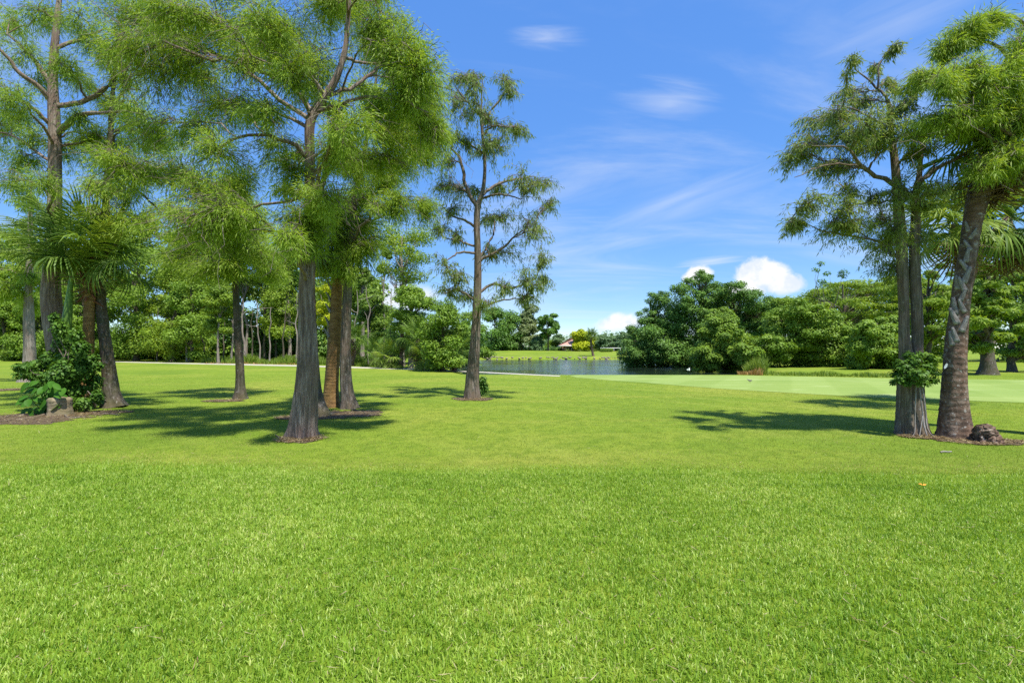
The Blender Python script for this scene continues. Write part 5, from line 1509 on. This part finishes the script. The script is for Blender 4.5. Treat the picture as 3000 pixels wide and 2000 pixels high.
# sapling tip above the bushes
bb = np.array([(2412 - CX) / F * 47, 47, 0.0])
blo = [(P(2405, 770, 47), (0.35, .3, .22), 1), (P(2390, 790, 47), (0.4, .3, .2), 1), (P(2422, 800, 47), (0.4, .3, .2), 1), (P(2408, 825, 47), (0.5, .4, .25), 1), (P(2470, 800, 47), (0.5, .4, .4), 1)]
shrub('sapling', 'thin sapling tip poking above the broad bushes', 'tree', bb, blo, 420, (0.12, 0.28), (0.06, 0.12), 'dark', rng, r0=0.06)
# wood behind on the right
bl = []
for i in range(330):
    px = rng.uniform(2230, 3700)
    D = rng.uniform(58, 72)
    py = rng.uniform((800 if px > 2600 else 870) + 30 * math.sin(px * 0.012), 1060)
    r = rng.uniform(1.0, 2.2)
    bl.append((P(px, py, D), (r, r, r * 0.75), 1.0))
g = Geo()
g.add(*leaf_cloud(rng, bl, 70000, (0.35, 0.7), (0.2, 0.4), shell=0.3, tint_sd=0.2, tri=True))
tagged(link('woodland', g.mesh('woodland', M['wood']), kind='stuff'), 'wood closing the view behind the bushes right of the pond', 'wood')
# bank reeds and the rusty tussock
tall_grass('bank_reeds', 'arching pale reeds along the back of the putting green', (2215, 2720, [2215, 2400, 2720], [1097.5, 1101, 1107]), 2600, 0.34, M['reed'], rng, 0.03)
tall_grass('reed_tussock', 'bright reed tussock at the water edge by the green', (2180, 2245, [2180, 2245], [1093, 1096]), 900, 1.1, M['reed'], rng, 0.03)
tall_grass('rusty_tussock', 'rusty dry tussock fallen at the water edge by the green', (2160, 2235, [2160, 2235], [1096.5, 1098.5]), 700, 0.45, M['rust'], rng, 0.03)

# ------------------------------------------------------------------ far shore: rocks, palm, trees, houses
rng = np.random.default_rng(99)
ROCKS = []
for k in range(5):
    bm_v = []
    t = (1 + 5 ** 0.5) / 2
    ico = nrm(np.array([(-1, t, 0), (1, t, 0), (-1, -t, 0), (1, -t, 0), (0, -1, t), (0, 1, t), (0, -1, -t), (0, 1, -t), (t, 0, -1), (t, 0, 1), (-t, 0, -1), (-t, 0, 1)], float))
    fc = [(0, 11, 5), (0, 5, 1), (0, 1, 7), (0, 7, 10), (0, 10, 11), (1, 5, 9), (5, 11, 4), (11, 10, 2), (10, 7, 6), (7, 1, 8), (3, 9, 4), (3, 4, 2), (3, 2, 6), (3, 6, 8), (3, 8, 9), (4, 9, 5), (2, 4, 11), (6, 2, 10), (8, 6, 7), (9, 8, 1)]
    g = Geo()
    g.add(ico * rng.uniform(0.7, 1.2, (12, 1)) * [1.0, 0.8, 0.62], fc)
    ROCKS.append(g.mesh('shore_rock', M['rock']))
for i in range(95):
    x = rng.uniform(-13, 22)
    y = np.interp(x, [-14, -9, -3, 5, 14, 22.5], [93.5, 95.6, 95.3, 95.0, 95.6, 95.5]) + rng.uniform(-0.1, 0.75)
    o = link('shore_rock', ROCKS[i % 5], loc=(x, y, float(gz(x, y)) + 0.05))
    s = rng.uniform(0.14, 0.34)
    o.scale = (s, s, s)
    o.rotation_euler = (rng.normal(0, .3), rng.normal(0, .3), rng.uniform(0, 6.28))
    tagged(o, 'weathered tan rock in the row along the far shore', 'rock', 'rocks along the far shore')

bb, D = at_px(1738, 1043)
root = thing('sabal_palm', 'lone palm with a dark trunk on the far shore lawn', 'palm tree', bb)
h = (1043 - 985) / F * D
p = np.array([bb, bb + [-0.25, 0, h * 0.35], bb + [-0.45, 0, h * 0.7], bb + [-0.35, 0, h]])
g = Geo()
g.add(*trunk_geo(p, np.array([0.26, 0.2, 0.2, 0.24]), rng, 14, 30, 0.15))
link('trunk', g.mesh('trunk', M['palm_bark'], bb, True), root)
fan_crown(root, np.array([-0.35, 0, h + 0.1]), 22, 'palm', rng, 1.05, lo=-25)

FAR = [((1450, 1029), 905, 110, 'dark', 'round', .12, 22, 'big dark round tree on the far shore'), ((1492, 1030), 912, 100, 'dark', 'round', .10, 20, 'dark spreading tree beside the big round one on the far shore'), ((1553, 1031), 890, 90, 'pale', 'cone', .25, 18, 'pale wispy tall tree on the far shore'),
       ((1520, 1031), 975, 60, 'pale', 'round', .15, 10, 'small greyish tree at the foot of the pale wispy tree'), ((1606, 1029), 918, 58, 'dark', 'open', .40, 12, 'upright open crowned dark tree on the far shore'), ((1703, 1031), 966, 66, 'yellow', 'round', .10, 18, 'bright yellow green round tree before the red roofed house'),
       ((1725, 1031), 985, 45, 'yellow', 'round', .15, 10, 'smaller bright tree behind the lone palm'), ((1775, 1029), 975, 70, 'far', 'round', .12, 14, 'grey green tree right of the lone palm'), ((1825, 1028), 972, 70, 'far', 'round', .12, 14, 'grey green tree before the peach house'),
       ((1617, 1031), 998, 45, 'mid', 'round', .05, 10, 'low round bush left of the red roofed house'), ((1640, 1026), 980, 50, 'far', 'round', .15, 10, 'soft green tree behind the red roofed house'), ((1575, 1030), 985, 45, 'far', 'round', .1, 10, 'soft green tree between the wispy and the open crowned trees'), ((1860, 1028), 965, 60, 'mid', 'round', .1, 12, 'light green tree at the right end of the far lawn')]
for (px, py), top, wpx, leaf, prof, lo, n, lab in FAR:
    D = 122.0 + rng.uniform(0, 6) if 'house' not in lab or 'before' in lab else 138.0
    bb = np.array([(px - CX) / F * D, D, 0.0])
    bb[2] = float(gz(bb[0], D))
    h = P(0, top, D)[2] - bb[2]
    wood_tree('shore_tree', lab, 'tree', bb, h, wpx / F * D, rng, leaf, 'bark_dark', n, 7000, (0.35, 0.7), (0.2, 0.38), lo, prof, 0.4, 'trees on the far shore', shell=0.3, cr=0.24)
bl = []
for i in range(220):
    px = rng.uniform(1150, 2400)
    D = rng.uniform(165, 200)
    py = rng.uniform(990, 1022) + 5 * math.sin(px * 0.02) + 3 * math.sin(px * 0.07)
    r = rng.uniform(1.8, 3.2)
    bl.append((P(px, py, D), (r * 1.4, r, r), 1.0))
g = Geo()
g.add(*leaf_cloud(rng, bl, 26000, (0.6, 1.1), (0.3, 0.6), shell=0.3, tri=True))
tagged(link('far_woodland', g.mesh('far_woodland', M['far']), kind='stuff'), 'distant belt of trees along the skyline beyond the pond', 'wood')
bl = []
for px in np.linspace(1440, 1870, 46):
    D = 131 + rng.uniform(0, 4)
    z = float(gz((px - CX) / F * D, D))
    r = rng.uniform(0.5, 0.95)
    bl.append((np.array([(px - CX) / F * D, D, z + r * 0.7]), (r * 1.3, r, r), 1.0))
g = Geo()
g.add(*leaf_cloud(rng, bl, 9000, (0.25, 0.5), (0.14, 0.28), shell=0.3, tint_mu=0.35, tri=True))
tagged(link('shrub_belt', g.mesh('shrub_belt', M['dark']), kind='stuff'), 'dark low shrubs along the back of the far lawn', 'shrubs')


def box_geo(x0, x1, y0, y1, z0, z1):
    v = [(x, y, z) for z in (z0, z1) for x, y in ((x0, y0), (x1, y0), (x1, y1), (x0, y1))]
    return v, [[0, 3, 2, 1], [4, 5, 6, 7], [0, 1, 5, 4], [1, 2, 6, 5], [2, 3, 7, 6], [3, 0, 4, 7]]


def part(name, mat, root, base, boxes):
    g = Geo()
    for bx in boxes:
        g.add(*box_geo(*bx))
    return link(name, g.mesh(name, mat, base), root)


def house(name, label, base, w, d, eave, ridge, wall, rng):
    root = thing(name, label, 'house', base)
    x, y, z = base
    part('wall', M[wall], root, base, [(x - w / 2, x + w / 2, y, y + d, z, z + eave)])
    g = Geo()
    e = 0.7
    a, c_ = d / 2 + e, w / 2 + e
    v = [(x - c_, y - e, z + eave), (x + c_, y - e, z + eave), (x + c_, y + d + e, z + eave), (x - c_, y + d + e, z + eave), (x - c_ + a * 1.1, y + d / 2, z + ridge), (x + c_ - a * 1.1, y + d / 2, z + ridge)]
    g.add(v, [[0, 1, 5, 4], [2, 3, 4, 5]])
    g.add(v, [[1, 2, 5], [3, 0, 4]])
    g.add(v[:4], [[0, 3, 2, 1]])
    rf = link('roof', g.mesh('roof', M['tile'], base), root)
    part('fascia', M['white'], rf, base, [(x - c_, x + c_, y - e - 0.06, y - e - 0.01, z + eave - 0.22, z + eave + 0.02), (x - c_ - 0.06, x - c_ - 0.01, y - e, y + d + e, z + eave - 0.22, z + eave + 0.02)])
    for k in range(3):
        xx_ = x - w / 2 + 1.2 + k * (w - 2.4) / 2
        wd = part('window', M['glass'], root, base, [(xx_ - 0.6, xx_ + 0.6, y - 0.03, y - 0.005, z + 0.8, z + eave - 0.4)])
        part('frame', M['white'], wd, base, [(xx_ - 0.68, xx_ - 0.6, y - 0.05, y - 0.004, z + 0.72, z + eave - 0.32), (xx_ + 0.6, xx_ + 0.68, y - 0.05, y - 0.004, z + 0.72, z + eave - 0.32)])
    return root


D = 126.0
bx = (1690 - CX) / F * D
house('house', 'low house with a red tiled hip roof and white eaves on the far shore', np.array([bx, D, float(gz(bx, D)) - 0.9]), 6.4, 7.0, 2.3, 4.5, 'wall', rng)
D = 140.0
bx = (1815 - CX) / F * D
house('house', 'peach house with a red roof mostly hidden by trees on the far shore', np.array([bx, D, float(gz(bx, D)) - 0.4]), 9.0, 8.0, 2.4, 4.2, 'wall2', rng)
# clipped hedge and white rail
D = 116.0
hx = (1777 - CX) / F * D
hz = float(gz(hx, D))
bl = [(np.array([hx + dx_, D + dy_, hz + 0.42]), (0.34, 0.34, 0.42), 1.0) for dx_ in np.linspace(-1.1, 1.1, 8) for dy_ in (0, 0.4)]
shrub('clipped_hedge', 'short clipped bright green hedge on the far lawn', 'hedge', np.array([hx, D, hz]), bl, 3000, (0.12, 0.2), (0.08, 0.14), 'mid', rng, shell=0.8, r0=0.03)
base = np.array([hx + 0.8, D + 1.4, hz])
root = thing('white_rail', 'low white rail fence behind the clipped hedge', 'fence', base)
for k in range(4):
    part('post', M['white'], root, base, [(base[0] - 1.9 + k * 1.5, base[0] - 1.82 + k * 1.5, base[1], base[1] + 0.08, hz - 0.05, hz + 0.95)])
part('rail', M['white'], root, base, [(base[0] - 2.0, base[0] + 2.8, base[1] - 0.045, base[1] - 0.002, hz + 0.82, hz + 0.94)])
# spiky agaves by the house
for k, (px, sc) in enumerate(((1664, 1.0), (1698, .8), (1737, 1.1), (1742, .9))):
    D = 119.0
    bb = np.array([(px - CX) / F * D, D, 0.0])
    bb[2] = float(gz(bb[0], D))
    g = Geo()
    for i in range(26):
        a, el = i * 2.4, rng.uniform(0.25, 1.4)
        d = np.array([math.cos(a) * math.cos(el), math.sin(a) * math.cos(el), math.sin(el)])
        v, f = leaves(np.array([[0, 0, 0.0]]), d[None], np.array([[0.1, 0.2, 1.0]]), [0.95 * sc], [0.10])
        g.add(v, f)
    o = link('agave', g.mesh('agave', M['pale']), loc=bb)
    tagged(o, 'spiky pale rosette plant before the red roofed house and lone palm', 'plant', 'spiky plants on the far lawn')

# ------------------------------------------------------------------ small things on the green and lawn
b, D = base_of(2021, 1099.5)
root = thing('golf_flag', 'small white practice flag on a thin dark pin at the far edge of the green', 'flag', b)
g = Geo()
g.add(*tubes(np.array([[[b[0], b[1], 0], [b[0], b[1], 0.3], [b[0], b[1], 0.50]]]), np.array([[0.007] * 3]), 6))
link('pin', g.mesh('pin', M['black'], b), root)
g = Geo()
u = np.linspace(0, 1, 6)
top = np.stack([b[0] - 0.17 * u, b[1] - 0.03 * np.sin(u * 5), 0.47 - 0.10 * u], -1)
bot = np.stack([b[0] - 0.15 * u, b[1] - 0.03 * np.sin(u * 5 + .4), 0.29 + 0.01 * u], -1)
g.add(np.concatenate([top, bot]), [[i, i + 1, 7 + i, 6 + i] for i in range(5)])
link('cloth', g.mesh('cloth', M['white'], b), root)
# wading bird on the green
b, D = base_of(2197, 1121)
root = thing('small_bird', 'small dark and white bird standing on the putting green', 'bird', b)
prof = [(-0.10, .012, .105), (-0.06, .026, .10), (-0.02, .038, .095), (0.03, .036, .10), (0.065, .022, .12), (0.085, .017, .145), (0.10, .020, .163), (0.118, .014, .165), (0.128, .004, .163), (0.155, .002, .160)]
p = np.array([[b[0] - q[0] * 0.95, b[1] + q[0] * 0.2, q[2]] for q in prof])
g = Geo()
g.add(*tubes(p[None], np.array([q[1] for q in prof])[None], 10))
link('body', g.mesh('body', M['boot'], b, True), root)
g = Geo()
p2 = p[:5] + np.array([0, 0, 0.016])
g.add(*tubes(p2[None], np.array([0.008, 0.020, 0.030, 0.028, 0.010])[None], 8))
link('wing', g.mesh('wing', M['black'], b, True), root)
for s in (-1, 1):
    g = Geo()
    g.add(*tubes(np.array([[[b[0] - 0.005 + 0.006 * s, b[1] + 0.016 * s, 0.085], [b[0] + 0.004, b[1] + 0.016 * s, 0.045], [b[0], b[1] + 0.016 * s, 0.008]]]), np.array([[0.004, 0.003, 0.003]]), 5))
    link('leg', g.mesh('leg', M['black'], b), root)
# stick, fallen leaf
b, D = base_of(2772, 1328)
g = Geo()
p = np.array([[b[0] - 0.09, b[1], 0.022], [b[0] - 0.03, b[1] + .01, 0.030], [b[0] + 0.03, b[1] - .005, 0.026], [b[0] + 0.09, b[1] + .01, 0.030]])
g.add(*tubes(p[None], np.array([[0.010, 0.013, 0.011, 0.008]]), 7))
tagged(link('fallen_stick', g.mesh('fallen_stick', M['boot'], smooth=True)), 'short pale stick lying on the mown grass before the big palm', 'stick')
b, D = base_of(2703, 1436)
g = Geo()
for k in range(3):
    v, f = leaves(np.array([[b[0], b[1], 0.06]]), np.array([[math.cos(k * 2.1), math.sin(k * 2.1), 0.25]]), np.array([[0, -0.4, 1.0]]), [0.045], [0.03])
    g.add(v, f)
lm = plain('orange_petal', (0.75, 0.30, 0.03), 0.6, 0.2)
tagged(link('fallen_leaf', g.mesh('fallen_leaf', lm)), 'small orange leaf fallen on the long lawn grass', 'leaf')
